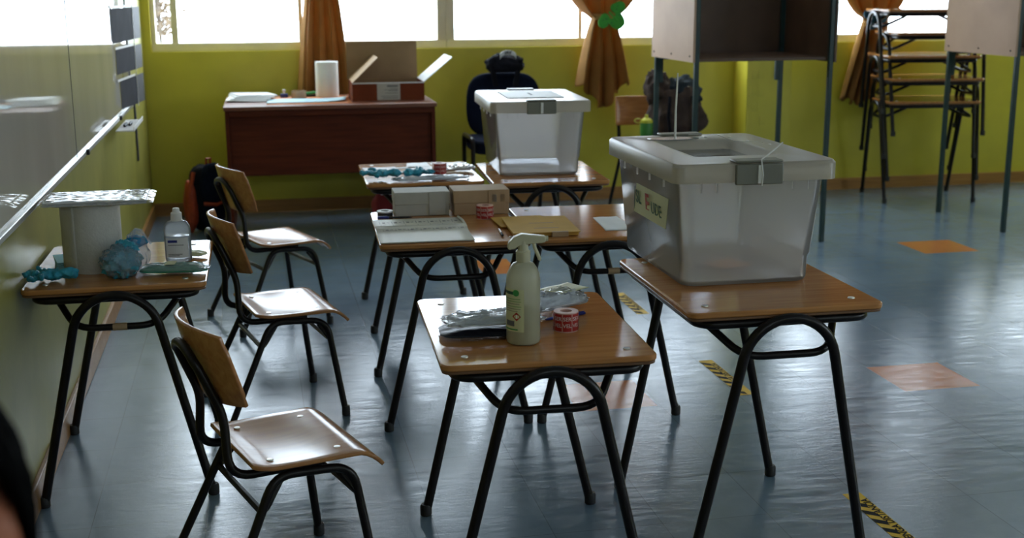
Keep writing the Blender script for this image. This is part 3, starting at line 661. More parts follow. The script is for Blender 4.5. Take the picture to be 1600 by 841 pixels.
def wr(u, v):
    a = (u-.5)*2; c_ = (v-.5)*2; ed = max(abs(a), abs(c_)); n_ = noise.noise(Vector((a*9, c_*9, .3)))
    return (a*.172, c_*.122, .019+.003*n_-.010*max(0, ed-.85)/.15)
B().grid(wr, 40, 30).build('clear_wrap', MT['film_s'], t)
def crumple(name, label, cat, loc, rz, fingers, m, seed=1, sc=1.0, flat=.5):
    """glove: palm, cuff and five bent fingers fused into one skin, then crumpled"""
    rnd = random.Random(seed); b = B()
    b.ball((0, 0, .012), (.045*sc, .038*sc, .016), 14, 8); b.ball((-.055*sc, .005, .014), (.036*sc, .030*sc, .017), 12, 8)
    for k in range(5):
        a = radians(-55+27*k+rnd.uniform(-12, 12)); p = Vector((.025*sc*cos(a), .03*sc*sin(a), .012)); pts = [p]
        for q in range(5):
            a += rnd.uniform(-.35, .35); p = p+Vector((cos(a), sin(a), 0))*.016*sc; p = Vector((p.x, p.y, max(.008, .012+rnd.uniform(-.004, .010)))); pts.append(p)
        b.tube(pts, .0105*sc, 8)
    o = b.build(name, m, None, remesh=.0028)
    for i_, (sz_, st_) in enumerate(((.028, .016), (.009, .006))):
        tx = bpy.data.textures.new('crumple', 'CLOUDS'); tx.noise_scale = sz_; tx.noise_depth = 2
        md = o.modifiers.new('d%d' % i_, 'DISPLACE'); md.texture = tx; md.strength = st_; md.mid_level = .5; md.texture_coords = 'LOCAL'
    for v in o.data.vertices: v.co += Vector((noise.noise(v.co*70), noise.noise(v.co*70+Vector((5, 0, 0))), .6*noise.noise(v.co*70+Vector((0, 7, 0)))+.6))*.010
    mn = min(v.co.z for v in o.data.vertices)
    for v in o.data.vertices: v.co.z -= mn-.004
    o.location = loc; o.rotation_euler = (0, 0, rz); return tag(o, label, cat)
crumple('disposable_glove', 'crumpled blue glove at the left end of the desk by the left wall', 'glove', (.092, 3.925, zl), 3.3, 5, MT['nitrile'], 3, .82)
crumple('disposable_glove', 'flattened blue glove at the left edge of the desk before the mahogany desk', 'glove', (1.285, 5.700, .706), 3.0, 5, MT['nitrile'], 8, 1.0)
crumple('disposable_glove', 'small blue glove just left of the pink backed sticker roll on the far desk', 'glove', (1.445, 5.690, .706), .4, 5, MT['nitrile'], 11, .72)
def lump(par, name, m, c, r, seed, amp=.25, fr=2.2, seg=40, rings=24):
    def fn(u, v):
        a = 2*pi*u; ph = pi*(v-.5); d = Vector((cos(ph)*cos(a), cos(ph)*sin(a), sin(ph))); k = 1+amp*noise.fractal(d*fr+Vector((seed, 0, 0)), 1, 2, 5)
        p = Vector((d.x*r[0]*k, d.y*r[1]*k, d.z*r[2]*k)); return (c[0]+p.x, c[1]+p.y, max(.001, c[2]+p.z))
    return B().grid(fn, seg, rings).build(name, m, par)
t = thing('glove_bag', 'clear bag stuffed with blue gloves before the towel roll on the left desk', 'bag', (.292, 3.935, zl), 0)
lump(t, 'bundled_gloves', MT['nitrile'], (0, 0, .042), (.050, .045, .044), 3, .35, 3.2)
lump(t, 'bundled_gloves', MT['nitrile'], (.012, .02, .085), (.034, .030, .026), 6, .4, 3)
lump(t, 'clear_film', MT['film'], (0, 0, .048), (.060, .052, .054), 9, .25, 2.8)
t = thing('gel_sachet', 'bright blue sachet with clear knotted top behind the bag of gloves', 'sachet', (.335, 4.02, zl), 0)
lump(t, 'blue_filling', MT['bluetray'], (0, 0, .095), (.034, .018, .018), 2, .15); lump(t, 'clear_film', MT['film'], (0, 0, .06), (.036, .022, .066), 5, .25)
B().tube([(-.01, 0, .11), (.0, 0, .135), (.018, 0, .13), (.03, 0, .105), (.045, 0, .085)], .004, 8).build('knotted_top', MT['film'], t)
t = thing('folded_masks', 'small pile of pale blue folded masks left of the towel roll', 'masks', (.092, 4.15, zl), .15)
for k in range(5): B().box((.0, .002*k, .003+.0045*k), (.05, .14, .0035), Matrix.Rotation(.02*k, 3, 'Z')).build('mask', MT['mask'], t, bevel=.001)
t = thing('gel_bottle', 'clear flat gel bottle with white flip cap on the desk by the left wall', 'bottle', (.455, 4.130, zl), -.1)
B().lathe([(.034, 0), (.041, .004), (.043, .015), (.043, .108), (.040, .122), (.030, .134), (.0175, .138)], n=32, sq=(1, .62)).build('bottle_body', MT['gel'], t)
B().lathe([(.034, .003), (.040, .006), (.041, .014), (.041, .088), (.001, .089)], n=28, sq=(.97, .58)).build('gel', MT['gel'], t)
cp = B().lathe([(.0175, .136), (.0185, .138), (.0175, .162), (.012, .166), (.011, .176), (.009, .178)], n=20).build('flip_cap', MT['white'], t)
B().grid(lambda u, v: (-.035+.07*u, -.0275+.008*(2*u-1)**2, .018+.065*v), 12, 1).build('front_label', MT['paper'], t)
for q, (zz, ww) in enumerate(((.072, .03), (.060, .05), (.030, .045), (.025, .035))): B().box((-.028+ww/2, -.0272, zz), (ww, .0008, .008 if q == 0 else .002)).build('label_print', MT['print'] if q else MT['pen'], t)
pouch('green_packet', 'clear packet of mint green sheets at the front right of the left desk', 'packet', (.450, 3.955, zl), -.12, (.21, .085, .026), MT['minty'], MT['film'], seed=4, amp=.22, freq=5)
B().box((-.01, -.0, .0335), (.03, .05, .001)).build('paper_tag', MT['label_y'], bpy.data.objects['green_packet'])
pouch('seasoning_sachet', 'small pale plump sachet behind the gel bottle', 'sachet', (.500, 4.195, zl), -.5, (.085, .055, .020), MT['label_y'], seed=7, amp=.2)
o = sheet_obj('wall_note', 'small pale paper note hanging on the left wall below the desk top', 'note', [(0, 0), (.06, 0), (.06, .08), (0, .08)], 0, MT['paper']); o.rotation_euler = (pi/2, 0, pi/2); o.location = (.004, 4.35, .60)

# ------------------------------------------------------------------ middle row desks
zr = .6845
def lidbox(name, label, x, y, rz, W, D, Hh, m):
    e = thing(name, label, 'box', (x, y, zr), rz); h1 = Hh*.55
    B().box((0, 0, h1/2), (W-.005, D-.005, h1)).build('box_base', m, e, bevel=.002)
    B().box((0, 0, (Hh+Hh*.48)/2), (W, D, Hh*.52)).build('lid', m, e, bevel=.002)
    B().box((W*.27, -D/2-.001, Hh*.52), (W*.30, .003, Hh*.98)).build('paper_band', m, e, bevel=.001)
    return e
g = lidbox('grey_document_box', 'grey lidded cardboard box behind the register book', 1.350, 4.868, -.03, .218, .135, .094, MT['card_g'])
g = lidbox('kraft_document_box', 'kraft brown lidded box beside the grey box', 1.582, 4.850, -.03, .222, .150, .097, MT['card_b'])
for k in range(2): B().box((.08+.033*k-.03, -.0765, .065), (.018, .002, .03)).build('faint_stamp', MT['card_g'], g)
t = thing('register_book', 'open register book with printed rows on the middle desk', 'book', (1.302, 4.500, zr), -.03)
def pg(s):
    def fn(u, v):
        return ((u-.5)*.335, s*(.004+.222*v), .003+.013*math.exp(-((v-.0)/.16)**2)*(1-.6*(v < .03)) + .004*(1-v))
    return fn
for s, nm in ((-1, 'front_page'), (1, 'rear_page')):
    P = B().grid(pg(s), 6, 24).build(nm, MT['paper2'], t, solid=.003)
    for row in range(2):
        for k in range(7):
            xx = -.14+.046*k; yy = .045+.10*row if s > 0 else .035+.11*row; vv = (yy-.004)/.222; zz = pg(s)(.5, vv)[2]+.0022
            if row == 0 or s > 0: B().box((xx+.012, s*yy, zz), (.011, .016, .0006)).box((xx+.028, s*yy, zz), (.010, .003, .0006)).box((xx-.003, s*(yy), zz), (.0015, .05, .0005)).build('entry', MT['print'], P)
B().tube([(.168, .02, .012), (.170, .12, .012), (.166, .22, .008)], .0045, 6).build('curled_page_edge', MT['paper2'], t)
t = thing('tape_roll', 'flat white and black tape roll at the left end of the register desk', 'tape roll', (1.205, 4.845, zr), 0)
def ring_mesh(r, R, z0, z1, n=28):
    b = B(); prof = [(r, z0), (R, z0), (R, z1), (r, z1)]
    return b.add([(p[0]*cos(2*pi*k/n), p[0]*sin(2*pi*k/n), p[1]) for p in prof for k in range(n)], [(j*n+k, j*n+(k+1) % n, ((j+1) % 4)*n+(k+1) % n, ((j+1) % 4)*n+k) for j in range(4) for k in range(n)])
ring_mesh(.018, .031, 0, .014).build('black_coil', MT['dark'], t); ring_mesh(.016, .032, .014, .019).build('white_rim', MT['paper'], t)
t = thing('manila_folder', 'thick yellow manila folder on the middle row desks', 'folder', (1.715, 4.470, .6875), -.04)
B().box((.02, -.045, .008), (.235, .30, .014), Matrix.Rotation(-.02, 3, 'Z')).build('file_stack', MT['manila'], t, bevel=.002)
B().box((.02, -.045, .016), (.245, .32, .002), Matrix.Rotation(-.02, 3, 'Z')).build('cover', MT['manila'], t, bevel=.0008)
B().box((.065, -.199, .0085), (.06, .016, .018)).build('clip_strip', MT['card_b'], t, bevel=.001)
for k in range(2): B().box((.03, -.02-.1*k, .0173), (.09, .008, .0004)).build('faint_writing', MT['card_b'], t)
B().box((-.025, .095, .004), (.20, .20, .003), Matrix.Rotation(.06, 3, 'Z')).build('lower_folder', MT['manila'], t, bevel=.001)
sheet_obj('white_sheet', 'white paper beside the large bin on the middle row desk', 'paper', [(1.96, 4.33), (2.08, 4.33), (2.08, 4.60), (1.985, 4.60)], .6865, MT['paper'])

# ------------------------------------------------------------------ desk with gloves
zb = .6955
sheet_obj('white_form', 'white form at the rear left of the glove covered desk', 'paper', [(1.235, 5.86), (1.40, 5.87), (1.385, 6.10), (1.225, 6.10)], zb, MT['paper'])
t = thing('cardboard_frame', 'white card with a square cut out, on the glove covered desk', 'card', (1.42, 5.965, zb+.004), 0)
fb = B()
for c_, d_ in (((-.10, 0), (.08, .17)), ((.105, 0), (.16, .17)), ((-.0, .07), (.13, .03)), ((-.0, -.07), (.13, .03))): fb.box((c_[0], c_[1], .001), (d_[0], d_[1], .002))
fb.build('white_card', MT['paper'], t, smooth=False); B().box((-.015, 0, 0), (.10, .12, .001)).build('window_card', MT['card_b'], t)
sheet_obj('white_form', 'white form at the rear right of the glove covered desk', 'paper', [(1.60, 5.93), (1.735, 5.93), (1.73, 6.20), (1.57, 6.20)], zb, MT['paper'])
o = sheet_obj('instruction_sheet', 'wide white sheet lying across the back of the glove covered desk', 'paper', [(1.44, 6.08), (1.56, 6.08), (1.56, 6.22), (1.46, 6.22)], zb, MT['paper'])
pouch('clear_bag', 'long crumpled clear bag along the front edge of the glove covered desk', 'bag', (1.50, 5.635, zb), .06, (.34, .08, .016), MT['foil'], MT['film'], seed=8, amp=.4, freq=7)
pouch('clear_bag', 'plump clear bag at the rear right of the glove covered desk', 'bag', (1.675, 5.90, zb+.004), .3, (.13, .10, .022), MT['foil'], MT['film'], seed=12, amp=.4, freq=6)
o = B().box((0, 0, .006), (.10, .035, .009)).build('wood_block', MT['card_b'], None, bevel=.002); o.location = (1.645, 5.80, zb); tag(o, 'thin wooden block right of the sticker roll on the glove desk', 'block')
t = thing('red_bag', 'dark red and white cloth bag hanging under the glove covered desk', 'bag', (1.36, 6.02, .34), 0)
lump(t, 'bag_body', MT['redbag'], (0, 0, .15), (.10, .05, .15), 4, .12); B().box((0, -.045, .265), (.12, .012, .05)).build('white_band', MT['paper'], t, bevel=.004)
B().tube([(-.05, 0, .27), (-.03, 0, .315), (.03, 0, .315), (.05, 0, .27)], .006, 8).build('handle', MT['redbag'], t)

# ------------------------------------------------------------------ mahogany desk at the back and what stands on it
t = thing('teacher_desk', 'wide mahogany desk against the green back wall', 'desk', (1.205, 8.36, 0), -.008)
zt = .838
B().box((0, 0, zt-.0125), (1.335, .80, .025)).build('desktop', MT['maroon_top'], t, bevel=.003)
for s in (-1, 1): B().box((s*.648, .01, (zt-.026)/2), (.025, .76, zt-.026)).build('side_panel', MT['maroon'], t, bevel=.002)
B().box((0, -.335, zt-.235), (1.27, .018, .415)).build('front_panel', MT['maroon'], t, bevel=.002)
B().box((0, -.375, zt-.045), (1.27, .018, .035)).build('apron', MT['maroon'], t, bevel=.002)
def dsheet(name, label, cat, pts, m, dz=0, **k): return sheet_obj(name, label, cat, pts, zt+dz, m, **k)
t = thing('white_folders', 'loose pile of white folders at the left end of the mahogany desk', 'folders', (.71, 8.50, zt+.006), .05)
for k in range(4): B().box((.015*k-.03, .02*k-.05, .004+.008*k), (.26, .34-.03*k, .004), Matrix.Rotation(.10*k-.1, 3, 'Z') @ Matrix.Rotation(.03, 3, 'Y')).build('folder', MT['paper'], t, bevel=.001)
dsheet('orange_sheet', 'orange paper under the pale blue paper on the mahogany desk', 'paper', [(.80, 8.05), (1.34, 8.06), (1.35, 8.60), (.84, 8.58)], MT['orangep'])
dsheet('blue_sheet', 'pale blue paper curling over the orange paper on the mahogany desk', 'paper', [(.80, 8.12), (1.30, 8.14), (1.33, 8.38), (.82, 8.42)], MT['bluep'], .006, curl=.012)
t = thing('packing_tape', 'clear brown packing tape roll on the mahogany desk', 'tape roll', (1.02, 8.50, zt+.003), 0)
b = ring_mesh(.038, .050, 0, .05); b.build('tape_coil', MT['tapebrown'], t); ring_mesh(.036, .038, 0, .05).build('core', MT['card_b'], t)
t = thing('paper_towel', 'white paper towel roll standing on the mahogany desk before the curtain', 'paper roll', (1.215, 8.60, zt), 0)
ring_mesh(.02, .077, 0, .235, 36).build('paper_coil', MT['foam'], t, bevel=.004)
t = thing('stapler', 'small green stapler behind the orange paper on the mahogany desk', 'stapler', (1.12, 8.64, zt), .1)
B().box((0, 0, .006), (.13, .03, .012)).build('base', MT['dark'], t, bevel=.003); B().box((.005, 0, .026), (.12, .028, .016), Matrix.Rotation(-.12, 3, 'Y')).build('arm', MT['green'], t, bevel=.005)
t = thing('ink_stamp', 'small blue ink stamp left of the packing tape on the mahogany desk', 'stamp', (.925, 8.58, zt), 0)
B().box((0, 0, .014), (.05, .035, .028)).build('stamp_body', MT['pen'], t, bevel=.004); B().lathe([(.008, .028), (.006, .04), (.012, .05), (.008, .056)], n=12).build('stamp_knob', MT['white'], t)
t = thing('open_carton', 'open red brown cardboard carton with raised flaps on the mahogany desk', 'box', (1.588, 8.36, zt), -.01)
W, D, Hh = .465, .36, .118
for s in (-1, 1):
    B().box((s*W/2, 0, Hh/2), (.005, D, Hh)).build('side_wall', MT['card_r'], t)
    B().box((0, s*D/2, Hh/2), (W, .005, Hh)).build('end_wall', MT['card_r'] if s < 0 else MT['card_i'], t)
B().box((0, 0, .003), (W, D, .005)).build('carton_floor', MT['card_i'], t)
B().box((-.005, D/2+.01, Hh+.125), (W+.01, .005, .25), Matrix.Rotation(-.08, 3, 'X')).build('rear_flap', MT['card_i'], t)
B().box((W/2+.095, 0, Hh+.078), (.245, D, .005), Matrix.Rotation(-.69, 3, 'Y')).build('right_flap', MT['paper'], t)
B().box((-W/2+.085, 0, Hh+.080), (.232, D, .005), Matrix.Rotation(-.76, 3, 'Y')).build('left_flap', MT['card_b'], t)
B().box((0, -D/2-.003, Hh-.003), (W+.004, .004, .007)).build('front_rim', MT['paper'], t)
lb = B().box((.0, -D/2-.004, Hh/2), (.15, .002, .108)).build('shipping_label', MT['card_g'], t)
for q, (zz, ww, hh) in enumerate(((.095, .07, .011), (.078, .05, .003), (.071, .09, .003), (.064, .06, .003), (.050, .08, .003), (.030, .11, .003), (.018, .10, .004))): B().box((.06-ww/2-(0 if q else .0), -D/2-.0055, zz), (ww, .001, hh)).build('label_print', MT['print'], lb)

# ------------------------------------------------------------------ curtains
def make_curtain(label, cx, yc, ztie, hwtie, hwbot, zhem, hwtop, drop, tie_m, lean=0.0, butterfly=None, seed=0, ztop=2.72):
    e = thing('curtain', label, 'curtain', (cx, yc, 0), 0, 'ochre tied curtains')
    def hw(z):
        if z < ztie: k = (ztie-z)/(ztie-zhem); return hwtie+(hwbot-hwtie)*k**.8
        k = (z-ztie)/(ztop-ztie); return hwtie+(hwtop-hwtie)*k**.6
    NP = 7
    def fn(u, v):
        b = (u-.5)*2; zh = zhem - drop*(1-abs(b))**1.3 + .02*sin(b*NP*2.2+seed)
        z = zh+(ztop-zh)*v; w_ = hw(max(z, zhem)); k = w_/max(hwtop, .01)
        amp = .018+.030*min(1, w_/.2)
        yy = amp*sin(b*NP*pi*.5+seed+.6*sin(z*4)) + .008*noise.noise(Vector((b*5, z*3, seed)))
        xx = b*w_ + .012*sin(b*NP*pi+seed)*min(1, w_/.2) + lean*max(0, ztie-z)
        return (xx, yy, z)
    B().grid(fn, 120, 70).build('drape', MT['curtain'], e, solid=.003)
    for s in (-1, 1):
        def fe(u, v):
            uu = .5+s*(.5-.075*u); p = fn(uu, .0); q = fn(uu, (ztie-p[2])/(ztop-p[2])); q = fn(uu, min(.999, v*(ztie-.02-p[2])/(ztop-p[2]))); return (q[0]+s*.004, q[1]-.010, q[2])
        B().grid(fe, 6, 30).build('hem_band', MT['curtain2'], e, solid=.003)
    B().grid(lambda u, v: ((hwtie+.008)*cos(2*pi*u), .048*sin(2*pi*u), ztie-.022+.044*v), 28, 2).build('tie_band', tie_m, e, solid=.004)
    B().tube([(-hwtop-.1, 0, ztop+.02), (hwtop+.1, 0, ztop+.02)], .012, 10).build('rod', MT['alu'], e)
    if butterfly:
        bx, bz, rot, m, sc = butterfly
        bb = bpy.data.objects.new('butterfly_clip', None)
        def wing(sx):
            out = []
            for k in range(40):
                a = 2*pi*k/40; r_ = .055+.028*cos(2*(a-.9))+.018*cos(3*a); out.append((sx*(.048+r_*cos(a)), r_*1.15*sin(a)))
            return out
        R3 = Matrix.Rotation(rot, 3, 'Y')
        for nm, sx in (('butterfly_wing', -1), ('butterfly_wing', 1)):
            w2 = wing(sx); b = B(); n = len(w2); vs = []
            for dy in (-.004, .004): vs += [tuple(R3 @ Vector((x*sc, dy-.35*abs(x)*sc*.3, z*sc))+Vector((bx, -.062, bz))) for x, z in w2]
            b.add(vs, [tuple(range(n)), tuple(range(2*n-1, n-1, -1))]+[(i, (i+1) % n, n+(i+1) % n, n+i) for i in range(n)]); wo = b.build(nm, m, e)
            for q in range(4):
                pc = R3 @ Vector((sx*(.04+.022*(q % 2)+.01*(q > 1))*sc, -.0105, (-.02+.045*(q > 1)+.012*(q % 2))*sc))+Vector((bx, -.062, bz))
                B().ball(pc, (.005, .002, .006), 8, 5).build('wing_spot', MT['dkgreen'], wo)
        B().tube([tuple(R3 @ Vector((0, 0, q*sc))+Vector((bx, -.070, bz))) for q in (-.05, 0, .05)], .007, 8).build('butterfly_body', m, e)
    return e
make_curtain('ochre curtain hanging behind the paper towel on the mahogany desk', 1.215, 8.87, 1.72, .075, .205, .58, .74, .05, MT['curtain2'], seed=.4)
make_curtain('ochre curtain tied with a green butterfly, its pointed hem right of the navy chair', 3.215, 8.83, 1.345, .075, .190, .870, .72, .20, MT['curtain2'], seed=1.3, butterfly=(.055, 1.345, -.75, MT['felt_g'], 1.0))
make_curtain('ochre curtain tied with a blue butterfly behind the stack of desks', 5.36, 8.885, 1.315, .09, .14, .72, .70, .05, MT['felt_b'], lean=-.20, seed=2.2, butterfly=(-.04, 1.31, .3, MT['felt_b'], .8))

# ------------------------------------------------------------------ voting booths
def make_booth(label, x, y, rz, W, D, twisted=0.0):
    e = thing('voting_booth', label, 'voting booth', (x, y, 0), rz, 'three sided voting booths')
    zb_, zt_ = 1.118, 1.95
    P = [(0, 0), (W, 0), (-.02, D), (W-.02, D)]
    for i, (px, py) in enumerate(P):
        m = B(); m.box((px, py, zt_/2), (.028, .028, zt_)); m.build('post', MT['boothp'], e, bevel=.003)
        if i >= 2: B().box((px+(.026 if px < .3 else -.026), py, zb_-.07), (.026, .03, .19)).build('post_sleeve', MT['boothp'], e, bevel=.003)
    B().prism([(-.030, -.02), (-.016, -.02), (-.036, D+.02), (-.050, D+.02)], zb_, zt_-.02).build('outer_side_panel', MT['boothw'], e)
    B().prism([(W+.016, -.02), (W+.030, -.02), (W+.010, D+.02), (W-.004, D+.02)], zb_-.012, zt_-.02).build('side_panel', MT['boothb'], e)
    B().prism([(-.03, D+.016), (W, D+.016), (W, D+.028), (-.03, D+.028)], zb_+.01, zt_-.02).build('back_panel', MT['boothb'], e)
    B().box((W/2-.01, D/2, zb_+.010), (W-.03, D-.03, .018)).build('shelf', MT['boothb'], e, bevel=.002)
    B().box((W/2, D, zb_-.008), (W, .02, .022)).build('rear_rail', MT['boothp'], e)
    for q in (.03, D/2, D-.03): B().ball((-.032-.02*q/D, q, zb_+.035), (.004, .006, .006), 8, 6).build('screw', MT['dark'], e)
    return e
make_booth('white sided voting booth standing behind the large bin', 3.292, 7.08, 0, .85, .68)
make_booth('white sided voting booth at the right edge, beside the stack of desks', 5.41, 7.10, .0, .85, .75)
for k, (xx, zz) in enumerate(((4.33, .92), (4.38, .92), (4.33, .80), (4.385, .79), (4.33, .68), (4.40, .58))):
    o = B().box((0, 0, 0), (.045, .003, .06)).build('pillar_note', MT['wall'], None); o.location = (xx, Y1-.262, zz); tag(o, '%s of the six faint olive notes pasted on the green pillar' % ['upper left', 'upper right', 'middle left', 'middle right', 'lower left', 'lowest right'][k], 'note', 'olive notes on the pillar')

# ------------------------------------------------------------------ far chairs and bags
t = thing('office_chair', 'navy upholstered office chair with a black bag hung on it, at the back wall', 'chair', (2.42, 8.35, 0), .0)
def ob(u, v):
    a = 2*pi*u; cc = lambda q, p: math.copysign(abs(q)**p, q); ph = pi*(v-.5)
    return (.262*cc(cos(ph), .5)*cc(cos(a), .6), .22+.035*cc(cos(ph), .5)*cc(sin(a), .8)+.03*(cos(a)*cos(ph))**2*-1, .76+.22*cc(sin(ph), .7))
B().grid(ob, 36, 20).build('backrest', MT['navy'], t)
B().prism(rrect(.54, .50, .10, 6), .47, .56).build('seat', MT['navy'], t, bevel=.02, bseg=3)
for s in (-1, 1):
    B().tube(fillet([(s*.29, -.22, .012), (s*.285, -.20, .57), (s*.285, .16, .57), (s*.27, .24, .012)], .05), .015, 8).build('side_frame', MT['black'], t)
    B().box((s*.09, .235, .58), (.03, .012, .20)).build('back_bar', MT['black'], t)
t = thing('black_bag', 'black bag with a white lettered strap on the navy office chair', 'bag', (2.42, 8.37, .985), 0)
lump(t, 'bag_body', MT['blackfab'], (0, .12, .055), (.135, .06, .075), 4, .16)
for s in (-1, 1): B().box((s*.085, .09, .0), (.035, .02, .19), Matrix.Rotation(s*.2, 3, 'Y')).build('side_strap', MT['blackfab'], t, bevel=.006)
def arch(u, v): a = pi*u; return (-.055*cos(a), .0, .095+.030*sin(a)+.032*v)
B().grid(arch, 14, 4).build('white_strap', MT['paper'], t, solid=.004); text_obj('IAV', .032, MT['dark'], t, frame_m((0, -.004, .141), (1, 0, 0), (0, 0, 1)), bold=.001)

t = thing('wooden_chair', 'wooden school chair by the back wall under the bags and curtain', 'chair', (3.43, 8.42, 0), 0)
B().grid(lambda u, v: (-.21+.42*u, .10-.03*(2*u-1)**2+.03*v, .60+.20*v), 14, 6).build('backrest', MT['seat'], t, solid=.012, bevel=.003)
B().prism(rrect(.40, .40, .03, 4, cy=-.12), .44, .455).build('seat', MT['seat'], t, bevel=.003)
for s in (-1, 1): B().tube(fillet([(s*.22, -.33, .012), (s*.18, -.28, .43), (s*.18, .08, .43), (s*.18, .14, .78)], .04), .0125, 8).build('front_frame', MT['black'], t); B().tube([(s*.18, .02, .43), (s*.215, .20, .012)], .0125, 8).build('rear_leg', MT['black'], t)
t = thing('brown_rucksack', 'bulky grey brown rucksack on the wooden chair behind the large bin', 'rucksack', (3.60, 8.33, .458), 0)
lump(t, 'bag_body', MT['greyfab'], (.0, 0, .20), (.195, .12, .24), 2, .28, 1.6, 60, 40)
lump(t, 'hood', MT['greyfab'], (-.13, .02, .40), (.085, .08, .13), 7, .3, 2, 40, 24)
lump(t, 'top_flap', MT['slate'], (.04, .03, .36), (.15, .09, .12), 11, .3, 1.8, 40, 24)
for s in (-1, 1): B().tube([(s*.08, -.12, .36), (s*.10, -.15, .22), (s*.07, -.13, .07)], .012, 8).build('strap', MT['blackfab'], t)
t = thing('drink_bottle', 'green drinking bottle with a yellow sports cap on the wooden chair', 'bottle', (3.335, 8.15, .458), 0)
B().lathe([(.034, 0), (.040, .004), (.040, .10), (.043, .13), (.044, .185), (.040, .195)], n=24).build('bottle_body', MT['greenp'], t)
B().lathe([(.042, .193), (.043, .198), (.041, .212), (.022, .225), (.012, .228), (.011, .246), (.007, .25)], n=24).build('cap', MT['yellow'], t)
B().tube([(-.03+.026*cos(2*pi*k/14)-.03, 0, .208+.014*sin(2*pi*k/14)) for k in range(14)], .004, 6, closed=True).build('cap_loop', MT['yellow'], t)

t = thing('backpack', 'orange and navy backpack standing on the floor in the far left corner', 'backpack', (.385, 8.33, 0), .25)
lump(t, 'bag_body', MT['blackfab'], (0, 0, .215), (.135, .10, .235), 2, .10, 1.4, 48, 30)
lump(t, 'front_pocket', MT['navy'], (.03, -.085, .31), (.085, .045, .15), 5, .08, 1.4)
lump(t, 'lower_pocket', MT['navy'], (.02, -.095, .11), (.08, .04, .085), 9, .1, 1.4)
lump(t, 'orange_side', MT['orangefab'], (-.105, -.02, .17), (.045, .085, .175), 6, .12, 1.4)
B().tube([(-.085, -.06, .40), (-.12, -.09, .27), (-.13, -.08, .08)], .014, 8).build('orange_piping', MT['orangefab'], t)
B().tube([(.0, -.05, .43), (.005, -.055, .485), (.03, -.05, .485), (.03, -.045, .43)], .009, 8).build('grab_loop', MT['orangefab'], t)
B().tube([(-.04, -.12, .20), (.04, -.13, .19), (.10, -.09, .20)], .012, 8).build('orange_trim', MT['orangefab'], t)

# ------------------------------------------------------------------ floor marking tapes
def make_tape(label, x, y0, y1, wd=.060):
    e = thing('marking_tape', label, 'floor tape', (x, (y0+y1)/2, .0003), 0, 'black and yellow distance tapes on the floor')
    L = y1-y0; B().box((0, 0, .0003), (wd, L, .0005)).build('tape', MT['tapey'], e, smooth=False)
    st = B(); k = -L/2+.004
    while k < L/2-.06:
        st.add([(-wd/2, k+.058, .0009), (-wd/2, k+.026, .0009), (0.003, k, .0009), (0.003, k+.032, .0009)], [(0, 1, 2, 3)]); k += .064
    st.build('stripes', MT['tapek'], e, smooth=False)
    text_obj('TENGA DISTANCIA', .036, MT['tapek'], e, frame_m((.0165, L/2-.205, .0012), (0, 1, 0), (-1, 0, 0)), extrude=.0001, bold=.0007)
    return e
make_tape('striped marking tape at the bottom right, by the foot of the front desk', 2.500, 2.88, 3.385)
make_tape('striped marking tape on the floor under the large bin desk', 2.553, 4.37, 4.84)
make_tape('striped marking tape furthest away, left of the front bin desk', 2.530, 5.64, 6.075)

